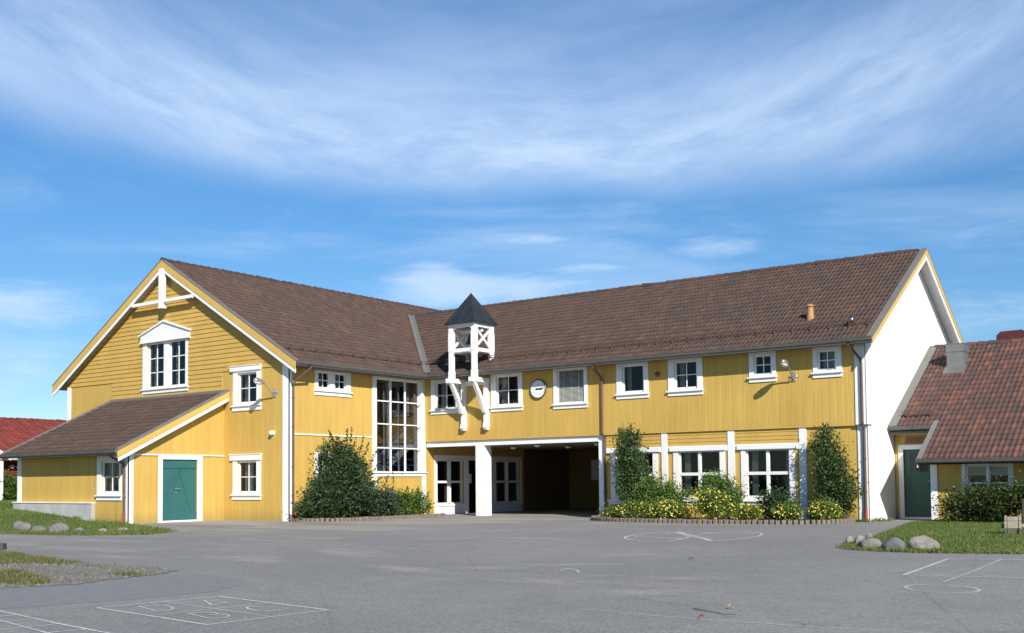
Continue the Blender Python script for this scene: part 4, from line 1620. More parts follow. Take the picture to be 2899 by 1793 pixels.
g.box(XAV, XE, YA0, YA0 + .025, planeA(YA0) - .16, planeA(YA0) - .03)
build('fascia', g, M['gutter'], AN)
g = G()
g.ring(FA, (17.87, 19.08, -.02, 2.37), hdoor, .001, .035)
dA_ = build('door', g, M['white'], AN)
g = G()
g.ring(FA, hdoor, (18.22, 18.76, 1.50, 2.08), -.10, -.055)
for (a0, a1, z0, z1) in ((18.16, 18.80, .22, .68), (18.16, 18.80, .78, 1.36)):
    g.ring(FA, (a0, a1, z0, z1), (a0 + .05, a1 - .05, z0 + .05, z1 - .05), -.055, -.042)
g.fbox(FA, 18.475, 18.505, -.09, -.05, 1.50, 2.08)
g.fbox(FA, 18.22, 18.76, -.088, -.052, 1.78, 1.81)
lf = build('door_leaf', g, M['green'], dA_)
g = G()
g.quad(FA(18.2, -.075, 1.48), FA(18.78, -.075, 1.48), FA(18.78, -.075, 2.1), FA(18.2, -.075, 2.1))
build('pane', g, M['glass'], dA_, recalc=False)
g = G()
g.tube([FA(18.86, -.055, 1.2), FA(18.86, .0, 1.2), FA(18.75, .005, 1.2)], .011, 6)
g.lathe(FA(18.86, -.055, 1.08), (0, -1, 0), [(0, .03), (.01, .03), (.012, .0)], 10)
build('door_handle', g, M['steel'], dA_)
g = G()
g.fbox(FB, 19.30, 19.49, .001, .035, .0, 2.1)
build('corner_board', g, M['white'], AN)
snow_guard((18.25, YA1 + .5, planeA(YA1 + .5)), (18.95, YA1 + .5, planeA(YA1 + .5)), (0, 1, nA), AN, .35)
# zinc vent box and dark red cowl
g = G()
yv0, yv1 = 5.28, 5.86
g.box(18.73, 19.29, yv0, yv1, planeA(yv0) - .06, 5.60)
g.box(18.71, 19.31, yv0 - .02, yv1 + .02, 5.55, 5.80)
g.box(18.70, 19.32, yv0 - .03, yv1 + .03, 5.80, 5.83)
q = [(18.66, yv0 - .32, planeA(yv0 - .32)), (19.36, yv0 - .32, planeA(yv0 - .32)), (19.36, yv0 + .1, planeA(yv0 + .1)), (18.66, yv0 + .1, planeA(yv0 + .1))]
g.hexa([(a, b, c + .04) for a, b, c in q] + [(a, b, c + .09) for a, b, c in q])
build('vent_box', g, M['zinc'], AN)
g = G()
g.prism([(19.92, 7.1, 5.7), (19.92, 7.1, 6.2), (20.06, 7.1, 6.33), (20.75, 7.1, 6.34), (21.1, 7.1, 6.08), (21.1, 7.1, 5.7)], (0, .8, 0))
build('vent_cowl', g, M['redmetal'], AN)
SG = thing('door_sign', 'small brown wooden sign with carved letters above the green door', 'sign', (18.4, 2.57, 2.39))
g = G()
g.fbox(FA, 18.09, 18.78, .037, .06, 2.395, 2.60)
build('board', g, M['signwood'], SG)
g = G()
cu = bpy.data.curves.new('num', 'FONT')
cu.body = 'TR GG'
cu.size = .17
cu.align_x = 'CENTER'
cu.align_y = 'CENTER'
to = bpy.data.objects.new('num', cu)
COL.objects.link(to)
dg = bpy.context.evaluated_depsgraph_get()
me = to.evaluated_get(dg).to_mesh()
g.add([(18.42 + v.co.x, 2.57 - .0615, 2.49 + v.co.y) for v in me.vertices], [tuple(p.vertices) for p in me.polygons])
to.evaluated_get(dg).to_mesh_clear()
bpy.data.objects.remove(to)
build('lettering', g, M['timberd'], SG, recalc=False)

# ================================================================== red building behind on the left
RB = thing('red_building', 'red wooden building with bright red tiled roof far behind the lean-to', 'building', (-20, -6, .5))
g = G()
g.box(-32, -20, -14, 10, 0, 2.75)
build('wall', g, M['redwood'], RB)
tiles('roof_tiles', (-19.45, -14.5, 2.62), (0, 1, 0), (-1, 0, .44), 25, 5.05, M['tilebright'], RB, roll=.3, course=.36, seed=40)
g = G()
slab((-19.45, -14.5, 2.62), (-19.45, 10.5, 2.62), (-24.06, 10.5, 4.65), (-24.06, -14.5, 4.65), .03, .16)
slab((-24.06, -14.5, 4.65), (-24.06, 10.5, 4.65), (-32.5, 10.5, .9 + 0), (-32.5, -14.5, .9), .0, .16)
build('roof_deck', g, M['soffit'], RB)
ridge((-24.06, -14.5, 4.63), (-24.06, 10.5, 4.63), RB, M['tilebright'], seed=41)
gutter((-19.39, -14.5, 2.62), (-19.39, 10.5, 2.62), (1, 0, 0), RB, M['white'])
# white porch gable end
g = G()
g.box(-18.12, -17.9, -7.95, -7.72, .3, 2.42)
build('post', g, M['white'], RB)
rake('barge_board', (-17.88, -7.42, 2.66), (-17.88, -9.6, 3.75), (1, 0, 0), -.22, .0, .05, M['white'], RB)
g = G()
slab((-20.5, -7.42, 2.66), (-17.88, -7.42, 2.66), (-17.88, -9.6, 3.75), (-20.5, -9.6, 3.75), -.03, .12)
build('roof_deck', g, M['tilebright'], RB)
t = thing('bulkhead_lamp', 'round pale lamp on the red wall far left under the eave', 'lamp', (-20, -6.2, 2.1))
g = G()
g.lathe((-19.999, -6.22, 2.2), (1, 0, 0), [(0, .10), (.05, .10), (.055, .08)], 14)
build('mount', g, M['steel'], t)
g = G()
g.ball((-19.9, -6.22, 2.2), .105, 7)
build('globe', g, M['lens'], t, smooth=True)


# ================================================================== lawns
def inpoly(P, poly):
    x, y = P[:, 0], P[:, 1]
    ins = np.zeros(len(P), bool)
    n = len(poly)
    for i in range(n):
        (xa, ya), (xb, yb) = poly[i], poly[(i + 1) % n]
        c = ((ya > y) != (yb > y)) & (x < (xb - xa) * (y - ya) / (yb - ya + 1e-12) + xa)
        ins ^= c
    return ins


def hlawn(x, y):
    t = np.clip(-5.0 - x, 0, None)
    fy = np.clip((y + 18.5) / 3.0, 0, 1)
    return .72 * (1 - np.exp(-t / 6)) * fy * fy * (3 - 2 * fy)


LAWN_L = [(3.9, -15.6), (3.2, -16.3), (2.1, -16.95), (.6, -17.05), (-.85, -17.1), (-4, -17.6), (-12, -18.4), (-34, -18.4), (-34, 14), (-13.75, 14), (-13.75, -7.3), (-10.45, -7.3), (-10.45, -11.1), (-3.6, -11.1), (-3.3, -11.35), (-1.2, -12.3), (1.6, -13.4), (3.2, -14.5)]
LAWN_R = [(21.33, -12.3), (21.52, -12.95), (22.1, -13.4), (22.9, -13.5), (23.6, -13.35), (24.6, -12.95), (27, -12.2), (34, -10), (34, .9), (19.5, .9), (19.3, .6), (19.35, -1.2), (19.75, -3.2), (20.4, -6.5), (20.97, -9.4), (21.1, -11.0)]


def lawn(name, poly, cell, hf, z=.01):
    xs = [p[0] for p in poly]
    ys = [p[1] for p in poly]
    nx, ny = int((max(xs) - min(xs)) / cell) + 1, int((max(ys) - min(ys)) / cell) + 1
    gx_, gy_ = np.meshgrid(np.linspace(min(xs), max(xs), nx + 1), np.linspace(min(ys), max(ys), ny + 1))
    P = np.stack([gx_.ravel(), gy_.ravel()], 1)
    rg = np.random.default_rng(3)
    P += rg.normal(0, cell * .18, P.shape)
    Z = hf(P[:, 0], P[:, 1]) + z + rg.normal(0, .006, len(P))
    F = []
    idx = np.arange((nx + 1) * (ny + 1)).reshape(ny + 1, nx + 1)
    q = np.stack([idx[:-1, :-1], idx[:-1, 1:], idx[1:, 1:], idx[1:, :-1]], -1).reshape(-1, 4)
    c = P[q].mean(1)
    q = q[inpoly(c, poly)]
    used, inv = np.unique(q, return_inverse=True)
    V = np.column_stack([P[used], Z[used]])
    return tag(build_np(name, V, inv.reshape(-1, 4), M['lawn']), kind='structure')


lawn('lawn', LAWN_L, .22, hlawn, .012)
lawn('lawn', LAWN_R, .16, lambda x, y: 0 * x, .02)


def blades(name, P, Z, hmin, hmax, mat, seed, width=.012, label=None):
    rg = np.random.default_rng(seed)
    n = len(P)
    h = rg.uniform(hmin, hmax, n)
    a = rg.uniform(0, 2 * np.pi, n)
    ln = rg.normal(0, .45, (n, 2)) * h[:, None]
    dx = np.cos(a) * width
    dy = np.sin(a) * width
    V = np.empty((n, 3, 3))
    V[:, 0] = np.column_stack([P[:, 0] - dx, P[:, 1] - dy, Z])
    V[:, 1] = np.column_stack([P[:, 0] + dx, P[:, 1] + dy, Z])
    V[:, 2] = np.column_stack([P[:, 0] + ln[:, 0], P[:, 1] + ln[:, 1], Z + h])
    big_ = .5 + .28 * np.sin(P[:, 0] * 1.7 + 1.3 * np.sin(P[:, 1] * .9)) * np.cos(P[:, 1] * 1.3)
    tv = np.clip(.55 * big_ + .5 * rg.random(n) , 0, 1)
    F = np.arange(3 * n).reshape(n, 3)
    return tag(build_np(name, V.reshape(-1, 3), F, mat, tv=np.repeat(tv, 3)), kind='stuff')


def scatter(poly, n, seed):
    rg = np.random.default_rng(seed)
    xs = [p[0] for p in poly]
    ys = [p[1] for p in poly]
    P = np.column_stack([rg.uniform(min(xs), max(xs), n), rg.uniform(min(ys), max(ys), n)])
    return P[inpoly(P, poly)]


P = scatter([(21.33, -12.3), (21.52, -12.95), (22.1, -13.4), (22.9, -13.5), (23.6, -13.35), (24.6, -12.95), (27.2, -12.1), (27.2, .9), (19.5, .9), (19.3, .6), (19.35, -1.2), (19.75, -3.2), (20.4, -6.5), (20.97, -9.4), (21.1, -11.0)], 90000, 1)
blades('grass', P, np.full(len(P), .018), .03, .075, M['grass'], 2, .011)
P = scatter([(3.9, -15.6), (3.2, -16.3), (2.1, -16.95), (.6, -17.05), (-.85, -17.1), (-4, -17.6), (-8, -18), (-14, -13), (-22, -7), (-22, 0), (-13.8, -2), (-13.75, -7.3), (-10.5, -11.4), (-5.4, -11.4), (-3.3, -11.35), (-1.2, -12.3), (1.6, -13.4), (3.2, -14.5)], 95000, 5)
blades('grass', P, hlawn(P[:, 0], P[:, 1]) + .01, .04, .10, M['grass'], 6, .014)

# gravel patch with grass on the left edge of the yard
GRAV = [(4.5, -20.7), (6.35, -21.05), (6.79, -21.17), (9.94, -22.0), (11.76, -22.42), (14.0, -22.5), (14.8, -22.75), (15.05, -23.1), (15.25, -24.0), (15.5, -24.8), (15.32, -25.3), (15.12, -25.75), (13.5, -26.5), (8, -26.5), (3, -23)]
g = G()
rgv = random.Random(3)
pts = []
for (a, b), (c, d) in zip(GRAV, GRAV[1:] + GRAV[:1]):
    for i in range(6):
        pts.append((a + (c - a) * i / 6 + rgv.gauss(0, .05), b + (d - b) * i / 6 + rgv.gauss(0, .05), .006))
g.add(pts, [tuple(range(len(pts)))])
tag(build('gravel_patch', g, M['gravel'], recalc=False), kind='structure')
P = scatter(GRAV, 9000, 7)
rg = np.random.default_rng(8)
# stray stones spilling over the edge
P = np.vstack([P, P[:500] + rg.normal(0, .5, (500, 2))])
n = len(P)
r = rg.gamma(2.0, .006, n).clip(.005, .03)
tet = np.array([[1, 0, -.3], [-.5, .87, -.3], [-.5, -.87, -.3], [.25, .3, .8], [-.3, -.1, .7]])
V = (tet[None] * r[:, None, None]) * rg.uniform(.6, 1.3, (n, 5, 3)) + np.column_stack([P, r * .3 + .006])[:, None]
F = np.array([[0, 1, 3], [1, 4, 3], [1, 2, 4], [2, 0, 3], [2, 3, 4]])
F = (F[None] + 5 * np.arange(n)[:, None, None]).reshape(-1, 3)
tag(build_np('gravel', V.reshape(-1, 3), F, M['gravelstone']), kind='stuff')
GS = [(5.5, -21.0), (6.66, -21.24), (7.38, -21.48), (9.32, -21.9), (11.6, -22.5), (12.2, -22.65), (11.96, -22.93), (11.34, -23.2), (10.9, -23.4), (8, -23.2), (5, -22)]
GL = [(11.9, -24.1), (12.38, -24.18), (12.85, -24.1), (13.78, -24.42), (14.6, -24.65), (15.1, -25.0), (14.9, -25.3), (14.42, -25.28), (13, -25.6), (11.5, -25.2)]
P = np.vstack([scatter(GS, 26000, 9), scatter(GL, 15000, 10), rg.normal((14.75, -23.65), (.18, .10), (420, 2)), scatter(GRAV, 4200, 12)])
keep = (np.sin(P[:, 0] * 5.1 + 2 * np.sin(P[:, 1] * 3.7)) + np.cos(P[:, 1] * 6.3 + P[:, 0]) + rg.normal(0, .7, len(P))) > -.55
P = P[keep]
blades('grass', P, np.full(len(P), .008), .02, .065, M['grassdry'], 11, .008)
# ragged, half-dry fringe where turf meets asphalt
def fringe(path, n, sd, seed):
    rg_ = np.random.default_rng(seed)
    out = []
    for (a, b), (c, d) in zip(path[:-1], path[1:]):
        m_ = int(n * math.hypot(c - a, d - b))
        q_ = rg_.random(m_)[:, None]
        out.append(np.array([[a, b]]) + q_ * np.array([[c - a, d - b]]) + rg_.normal(0, sd, (m_, 2)))
    return np.vstack(out)
P = np.vstack([fringe([(19.35, -1.2), (19.75, -3.2), (20.4, -6.5), (20.97, -9.4), (21.1, -11.0), (21.33, -12.3), (21.55, -13.0), (22.0, -13.4), (22.9, -13.55), (23.6, -13.4), (24.6, -13.0), (27.2, -12.15)], 420, .07, 21),
               fringe([(1.6, -13.4), (3.2, -14.5), (3.9, -15.6), (3.2, -16.3), (2.1, -16.95), (.6, -17.1), (-.85, -17.15), (-4, -17.65)], 330, .12, 22)])
P = P[(np.sin(P[:, 0] * 7 + 3 * np.sin(P[:, 1] * 5)) + np.random.default_rng(3).normal(0, .8, len(P))) > -.5]
blades('grass', P, np.full(len(P), .004), .02, .07, M['grassdry'], 23, .009)
# scruffy weeds where the building meets the ground
P = np.vstack([np.column_stack([rg.uniform(-5.4, -3.4, 260), rg.normal(-11.33, .06, 260)]),
               np.column_stack([rg.uniform(17.75, 18.3, 160), rg.uniform(.2, 1.9, 160) * 0 + rg.normal(.4, .25, 160)]),
               np.column_stack([rg.normal(17.6, .25, 140), rg.normal(-.45, .12, 140)]),
               rg.normal((-6.1, -11.5), (.12, .08), (120, 2))])
blades('grass', P, hlawn(P[:, 0], P[:, 1]) + .006, .05, .17, M['grass'], 13, .012)

# ================================================================== planting beds
def catmull(pts, step):
    P = [Vector(p) for p in pts]
    P = [P[0] * 2 - P[1]] + P + [P[-1] * 2 - P[-2]]
    out = []
    for i in range(1, len(P) - 2):
        for k in range(12):
            t_ = k / 12
            a, b, c, d = P[i - 1], P[i], P[i + 1], P[i + 2]
            out.append(.5 * ((2 * b) + (c - a) * t_ + (2 * a - 5 * b + 4 * c - d) * t_ ** 2 + (3 * b - a - 3 * c + d) * t_ ** 3))
    out.append(P[-2])
    res, acc = [out[0]], 0
    for a, b in zip(out[:-1], out[1:]):
        L = (b - a).length
        while acc + L >= step:
            a = a.lerp(b, (step - acc) / L)
            res.append(a.copy())
            L = (b - a).length
            acc = 0
        acc += L
    return res


blk = None


def edging(path, label, step=.165, hgt=.125):
    global blk
    pts = catmull(path, step)
    t = thing('bed_edging', label, 'edging', pts[len(pts) // 2])
    soil_pts = []
    rr = random.Random(4)
    for i in range(len(pts) - 1):
        a, b = pts[i], pts[i + 1]
        c = (a + b) / 2
        d = (b - a).normalized()
        if blk is None:
            g = G()
            prof = [(-.066, -.05), (-.05, -.075), (.05, -.075), (.066, -.05), (.066, .05), (-.066, .05)]
            g.prism([(x, y, -.02) for x, y in prof], (0, 0, hgt + .02))
            blk = build('block', g, M['edge'], None, bev=.007)
            o = blk
            COL.objects.unlink(blk)
        o = bpy.data.objects.new('block', blk.data)
        o.parent = t
        o.location = Vector((c.x, c.y, rr.gauss(0, .006))) - t.location
        o.rotation_euler = (rr.gauss(0, .03), rr.gauss(0, .03), math.atan2(d.y, d.x) + rr.gauss(0, .05))
        COL.objects.link(o)
    return pts


ER = [(8.75, -.30, 0), (8.85, -1.3, 0), (9.5, -2.5, 0), (11.0, -3.25, 0), (13.0, -3.45, 0), (15.0, -3.3, 0), (16.6, -2.8, 0), (17.35, -1.9, 0), (17.6, -.9, 0)]
EL = [(.25, -7.32, 0), (1.0, -7.42, 0), (1.75, -7.0, 0), (1.95, -6.2, 0), (1.98, -4.2, 0), (1.98, -2.2, 0), (1.85, -1.2, 0), (1.5, -.75, 0)]
pr = edging(ER, 'curved concrete block edging along the flower bed with yellow blossoms', .166)
pl = edging(EL, 'concrete block edging along the narrow bed under the tall stair window', .166)
g = G()
pp = [(p.x, p.y, .05) for p in pr] + [(17.6, -.02, .05), (8.75, -.02, .05)]
g.add(pp, [tuple(range(len(pp)))])
pp = [(p.x, p.y, .05) for p in pl] + [(1.4, -.3, .05), (.045, -.3, .05), (.045, -7.25, .05)]
g.add(pp, [tuple(range(len(pp)))])
tag(build('soil', g, M['soil'], recalc=False), kind='structure')


# ================================================================== shrubs
def leafmesh(name, C, S, mat, parent, seed, tvbase=None, aspect=.55, outc=None):
    rg = np.random.default_rng(seed)
    n = len(C)
    d = rg.normal(size=(n, 3))
    d[:, 2] = d[:, 2] * .6 + .15
    if outc is not None:
        o = C - outc
        o /= np.linalg.norm(o, axis=1)[:, None] + 1e-6
        d += o * .8
    d /= np.linalg.norm(d, axis=1)[:, None]
    q = rg.normal(size=(n, 3))
    b = np.cross(d, q)
    b /= np.linalg.norm(b, axis=1)[:, None] + 1e-9
    nn = np.cross(d, b)
    S = np.asarray(S)[:, None]
    L, Wd = S * .5, S * .5 * aspect
    V = np.empty((n, 4, 3))
    V[:, 0] = C - d * L
    V[:, 1] = C + b * Wd + nn * Wd * .35
    V[:, 2] = C + d * L
    V[:, 3] = C - b * Wd + nn * Wd * .35
    F = np.arange(4 * n).reshape(n, 4)
    tv = rg.random(n) if tvbase is None else np.clip(tvbase + rg.normal(0, .2, n), 0, 1)
    return build_np(name, V.reshape(-1, 3), F, mat, parent, np.repeat(tv, 4))


def shrub(label, base, blobs, ncl, nleaf, leaf, mat, seed, sprays=(), group=None, cat='shrub', name='shrub', sig=.10, flowers=0, fpos=None, nstem=14, fsize=.05):
    rg = np.random.default_rng(seed)
    t = thing(name, label, cat, base, group)
    wts = np.array([b[3] * b[4] * b[5] for b in blobs])
    wts = wts / wts.sum()
    cl, tvs = [], []
    for i in range(ncl):
        b = blobs[rg.choice(len(blobs), p=wts)]
        d = rg.normal(size=3)
        d /= np.linalg.norm(d)
        rr = rg.random() ** .42
        p = np.array(b[:3]) + d * rr * np.array(b[3:6])
        p[2] = max(p[2], .08)
        cl.append(p)
        tvs.append(np.clip(.48 + .28 * rg.normal(), 0, 1))
    cl = np.array(cl)
    tvs = np.array(tvs)
    k = rg.integers(0, ncl, nleaf)
    sg_ = sig * rg.uniform(.6, 1.5, ncl)
    C = cl[k] + rg.normal(size=(nleaf, 3)) * sg_[k][:, None] * np.array([1, 1, 1.15])
    tv = tvs[k]
    # twigs that stick out
    for (p, q, m_) in sprays:
        p, q = np.array(p), np.array(q)
        s_ = rg.random(m_)
        Cs = p + (q - p) * s_[:, None] + rg.normal(0, .035, (m_, 3)) * (1.3 - s_[:, None])
        C = np.vstack([C, Cs])
        tv = np.concatenate([tv, np.full(m_, .5)])
    ok = C[:, 2] > .03
    C, tv = C[ok], tv[ok]
    cen = np.average(np.array([b[:3] for b in blobs]), axis=0, weights=wts)
    leafmesh('foliage', C, leaf * rg.uniform(.6, 1.3, len(C)), mat, t, seed + 1, tv, outc=cen)
    g = G()
    bb = Vector(base)
    for i in rg.choice(ncl, min(nstem, ncl), replace=False):
        q = Vector(cl[i])
        s0 = bb + Vector((float(rg.normal(0, .12)), float(rg.normal(0, .10)), 0))
        s0.x += (q.x - bb.x) * .45
        mid = s0.lerp(q, .5) + Vector((float(rg.normal(0, .06)), float(rg.normal(0, .06)), .08))
        g.tube([s0, mid, q], .016, 5, .005)
    for (p, q, m_) in sprays:
        g.tube([Vector(p), (Vector(p) + Vector(q)) / 2, Vector(q)], .008, 4, .003)
    build('stems', g, M['bark'], t)
    if flowers:
        pos_ = []
        while len(pos_) < flowers:
            b = fpos[rg.integers(0, len(fpos))]
            d = rg.normal(size=3)
            d[1] = -abs(d[1])
            d[2] = d[2] * .8 + .2
            d /= np.linalg.norm(d)
            pos_.append(np.array(b[:3]) + d * np.array(b[3:6]) * rg.uniform(.92, 1.1))
        pos_ = np.array(pos_)
        pos_ = pos_[pos_[:, 2] > .1]
        V, F, T = [], [], []
        for p in pos_:
            nrm = Vector((float(rg.normal(.2, .5)), -.7 + float(rg.normal(0, .3)), .6 + float(rg.normal(0, .3)))).normalized()
            u = nrm.orthogonal().normalized()
            v = nrm.cross(u)
            r_ = fsize * rg.uniform(.6, 1.15) * .5
            b0 = len(V)
            V.append(p + np.array(nrm) * -.004)
            for j in range(10):
                a_ = 2 * math.pi * j / 10
                rr = r_ * (1.0 if j % 2 == 0 else .72)
                V.append(p + np.array(u * math.cos(a_) * rr + v * math.sin(a_) * rr))
            for j in range(10):
                F.append((b0, b0 + 1 + j, b0 + 1 + (j + 1) % 10))
            T += [rg.random()] * 11
        o = build_np('blossoms', V, F, M['petal'], t, T)
        o['kind'] = 'stuff'
    return t


# left bed
shrub('tallest dark green shrub of the left bed, almost hiding a low window', (1.0, -5.3, .05),
      [(1.0, -5.75, 1.5, .62, 1.0, 1.1), (1.0, -5.45, .85, .75, 1.35, .8), (1.0, -4.95, 1.45, .55, .65, 1.0), (.95, -5.7, 2.35, .45, .75, .50), (1.0, -5.0, 2.1, .45, .6, .6)], 190, 15500, .105, M['leafdark'], 11,
      sprays=[((1, -5.3, 2.4), (1.0, -5.15, 3.28), 40), ((1, -5.6, 2.3), (1, -5.9, 2.95), 40), ((1, -4.7, 2.0), (1.0, -4.3, 2.75), 40), ((1, -5.2, 2.3), (1, -4.95, 2.95), 40), ((1, -4.3, 1.5), (1, -3.7, 2.1), 30), ((1, -6.0, 1.8), (1, -6.6, 2.5), 45), ((1, -5.9, 2.6), (.95, -6.25, 3.15), 45), ((1, -4.8, 2.3), (1.0, -4.55, 3.0), 45), ((1, -4.3, 1.9), (1.0, -3.85, 2.5), 45), ((1, -5.4, 2.6), (1.05, -5.45, 3.2), 40), ((1, -4.4, 1.2), (1, -3.6, 1.5), 40)], sig=.13)
shrub('low spreading shrub between the tall dark one and the corner downpipe', (1.0, -6.9, .05),
      [(1.0, -6.95, .50, .45, .80, .50), (.9, -6.7, .9, .4, .5, .5)], 90, 5000, .10, M['leafdark'], 12,
      sprays=[((.9, -6.8, .8), (.9, -7.15, 1.45), 35), ((.9, -6.4, 1.1), (.9, -6.55, 1.85), 35), ((1, -7.2, .5), (1.0, -7.6, 1.2), 25)], sig=.12)
shrub('low dull green shrub right of the tall dark one, over the edging blocks', (1.35, -4.1, .05),
      [(1.35, -4.2, .55, .5, .75, .55)], 80, 4800, .10, M['leafblue'], 15, sprays=[((1.3, -3.8, .8), (1.2, -3.5, 1.6), 25)], sig=.12)
shrub('knee-high bright green shrub under the tall stair window', (1.0, -2.4, .05),
      [(1.0, -2.9, .50, .45, .75, .50), (1.0, -1.7, .45, .42, .65, .45)], 110, 6500, .095, M['leafgreen'], 13,
      sprays=[((1, -3.0, .9), (1.0, -3.0, 1.75), 30), ((1, -3.3, .8), (1, -3.5, 1.3), 25), ((1, -1.7, .7), (1.0, -1.6, 1.12), 25), ((1, -2.3, .8), (1, -2.2, 1.15), 20), ((1, -1.3, .6), (.9, -.9, .85), 30)], sig=.11)
# right bed
shrub('tall narrow shrub hiding the first ground-floor window beside the white post', (10.1, -1.0, .05),
      [(10.0, -1.0, 1.9, .50, .40, .95), (10.15, -1.0, 1.0, .55, .42, .85), (9.95, -1.0, 2.6, .40, .3, .45)], 150, 10500, .09, M['leafmid'], 21,
      sprays=[((9.8, -1, 2.5), (9.55, -1.0, 3.05), 28), ((10, -1, 2.7), (10.05, -1.0, 3.25), 35), ((10.2, -1, 2.6), (10.4, -1.0, 3.05), 28), ((10.4, -1, 2.0), (10.75, -1, 2.45), 25), ((10.3, -1, 1.7), (10.85, -1, 1.75), 25), ((9.7, -1, 1.9), (9.35, -1, 2.1), 20)], sig=.12)
shrub('round fresh green shrub right of the tall narrow one, below the second window', (11.35, -1.6, .05),
      [(11.25, -1.6, .80, .68, .5, .62), (11.95, -1.5, .60, .52, .4, .48)], 130, 9000, .075, M['leafgreen'], 22, sprays=[((11.3, -1.6, 1.1), (11.2, -1.6, 1.5), 25), ((11.7, -1.6, 1.0), (11.8, -1.6, 1.35), 25)], sig=.10)
shrub('round fresh green shrub above the densest yellow blossoms, between second and third windows', (13.55, -1.7, .05),
      [(13.5, -1.7, .88, .78, .5, .57), (14.0, -1.7, .65, .52, .45, .5)], 130, 9500, .075, M['leafgreen'], 23, sprays=[((13.4, -1.7, 1.2), (13.3, -1.7, 1.62), 25), ((14.0, -1.7, 1.1), (14.15, -1.7, 1.4), 25)], sig=.10)
shrub('small darker green shrub under the third ground-floor window', (15.45, -1.5, .05),
      [(15.4, -1.5, .50, .52, .45, .42)], 80, 4500, .09, M['leafdark'], 24, sprays=[((15.2, -1.5, .7), (15.1, -1.5, 1.05), 20), ((15.6, -1.5, .7), (15.7, -1.5, 1.0), 20)], sig=.11)
shrub('tall loose shrub on the bed right end against the yellow panel', (16.95, -.5, .05),
      [(16.72, -.5, 1.7, .48, .30, .85), (17.0, -.5, .95, .62, .32, .75), (16.6, -.5, 2.4, .30, .25, .4)], 120, 7600, .09, M['leafmid'], 25,
      sprays=[((16.6, -.5, 2.5), (16.6, -.5, 2.95), 25), ((16.9, -.5, 2.2), (17.05, -.5, 2.75), 25), ((17.1, -.5, 1.1), (17.6, -.5, 1.35), 45), ((17.1, -.5, .9), (17.55, -.5, .95), 40), ((17.1, -.5, .6), (17.5, -.5, .5), 30), ((16.4, -.5, 2.0), (16.15, -.5, 2.35), 20)], sig=.12)
fl = [((10.0, -2.2, .22, .42, .4, .20), 'low patch of yellow blossoms at the left end of the flower bed', 14, .6),
      ((11.1, -2.5, .33, .70, .5, .30), 'low bush with scattered yellow blossoms in front of the round green shrub', 75, 1.0),
      ((12.35, -2.6, .35, .70, .5, .32), 'low yellow-flowered bush in the middle of the flower bed', 130, 1.0),
      ((13.75, -2.6, .55, .72, .5, .48), 'fullest yellow-flowered bush, with the tallest mound of blossoms', 190, 1.2),
      ((14.85, -2.4, .30, .55, .45, .28), 'low yellow-flowered bush just left of the small darker shrub', 75, .8),
      ((16.05, -2.2, .30, .45, .4, .28), 'low yellow-flowered bush right of the small darker shrub', 70, .8),
      ((17.0, -1.65, .33, .52, .40, .32), 'last yellow-flowered bush at the right end of the edging', 110, .9)]
for i, (b, lb, nf, sc) in enumerate(fl):
    shrub(lb, (b[0], b[1], .05), [b], int(75 * sc), int(3800 * sc), .058, M['leaffresh'], 40 + 3 * i, group='yellow-flowered bushes along the edging', cat='flowering bush', name='flowering_bush',
          sig=.075, flowers=nf, fpos=[b], nstem=6)
# annex
shrub('broad feathery evergreen bush in front of the annex window', (21.1, -.3, .02),
      [(20.75, -.35, .50, .75, .5, .42), (21.5, -.3, .58, .85, .55, .46), (20.4, -.45, .38, .5, .4, .32)], 170, 17000, .075, M['leafjun'], 60,
      sprays=[((20.7, -.4, .8), (20.75, -.4, 1.32), 30), ((21.3, -.3, 1.0), (21.45, -.3, 1.32), 25), ((20.2, -.4, .5), (19.85, -.45, .75), 40), ((20.3, -.4, .7), (20.05, -.45, 1.05), 35), ((20.4, -.4, .7), (20.3, -.4, 1.12), 35)], sig=.13)
shrub('feathery evergreen bush at the right edge beyond the annex window', (22.9, -.3, .02),
      [(22.6, -.3, .75, .7, .5, .6), (23.6, -.3, .7, .8, .5, .6)], 90, 5000, .10, M['leafjun'], 63, sig=.13)
# by the red building
shrub('leafy green bush below the red wall at the far left', (-18.6, -6.6, .6),
      [(-18.6, -7.0, 1.15, .8, 1.1, .75), (-18.9, -5.8, .95, .7, .8, .5)], 80, 4000, .13, M['leafgreen'], 66, sprays=[((-18.6, -7, 1.6), (-18.6, -7.3, 2.1), 25)], sig=.18)

# ================================================================== boulders
from mathutils import noise as mnoise


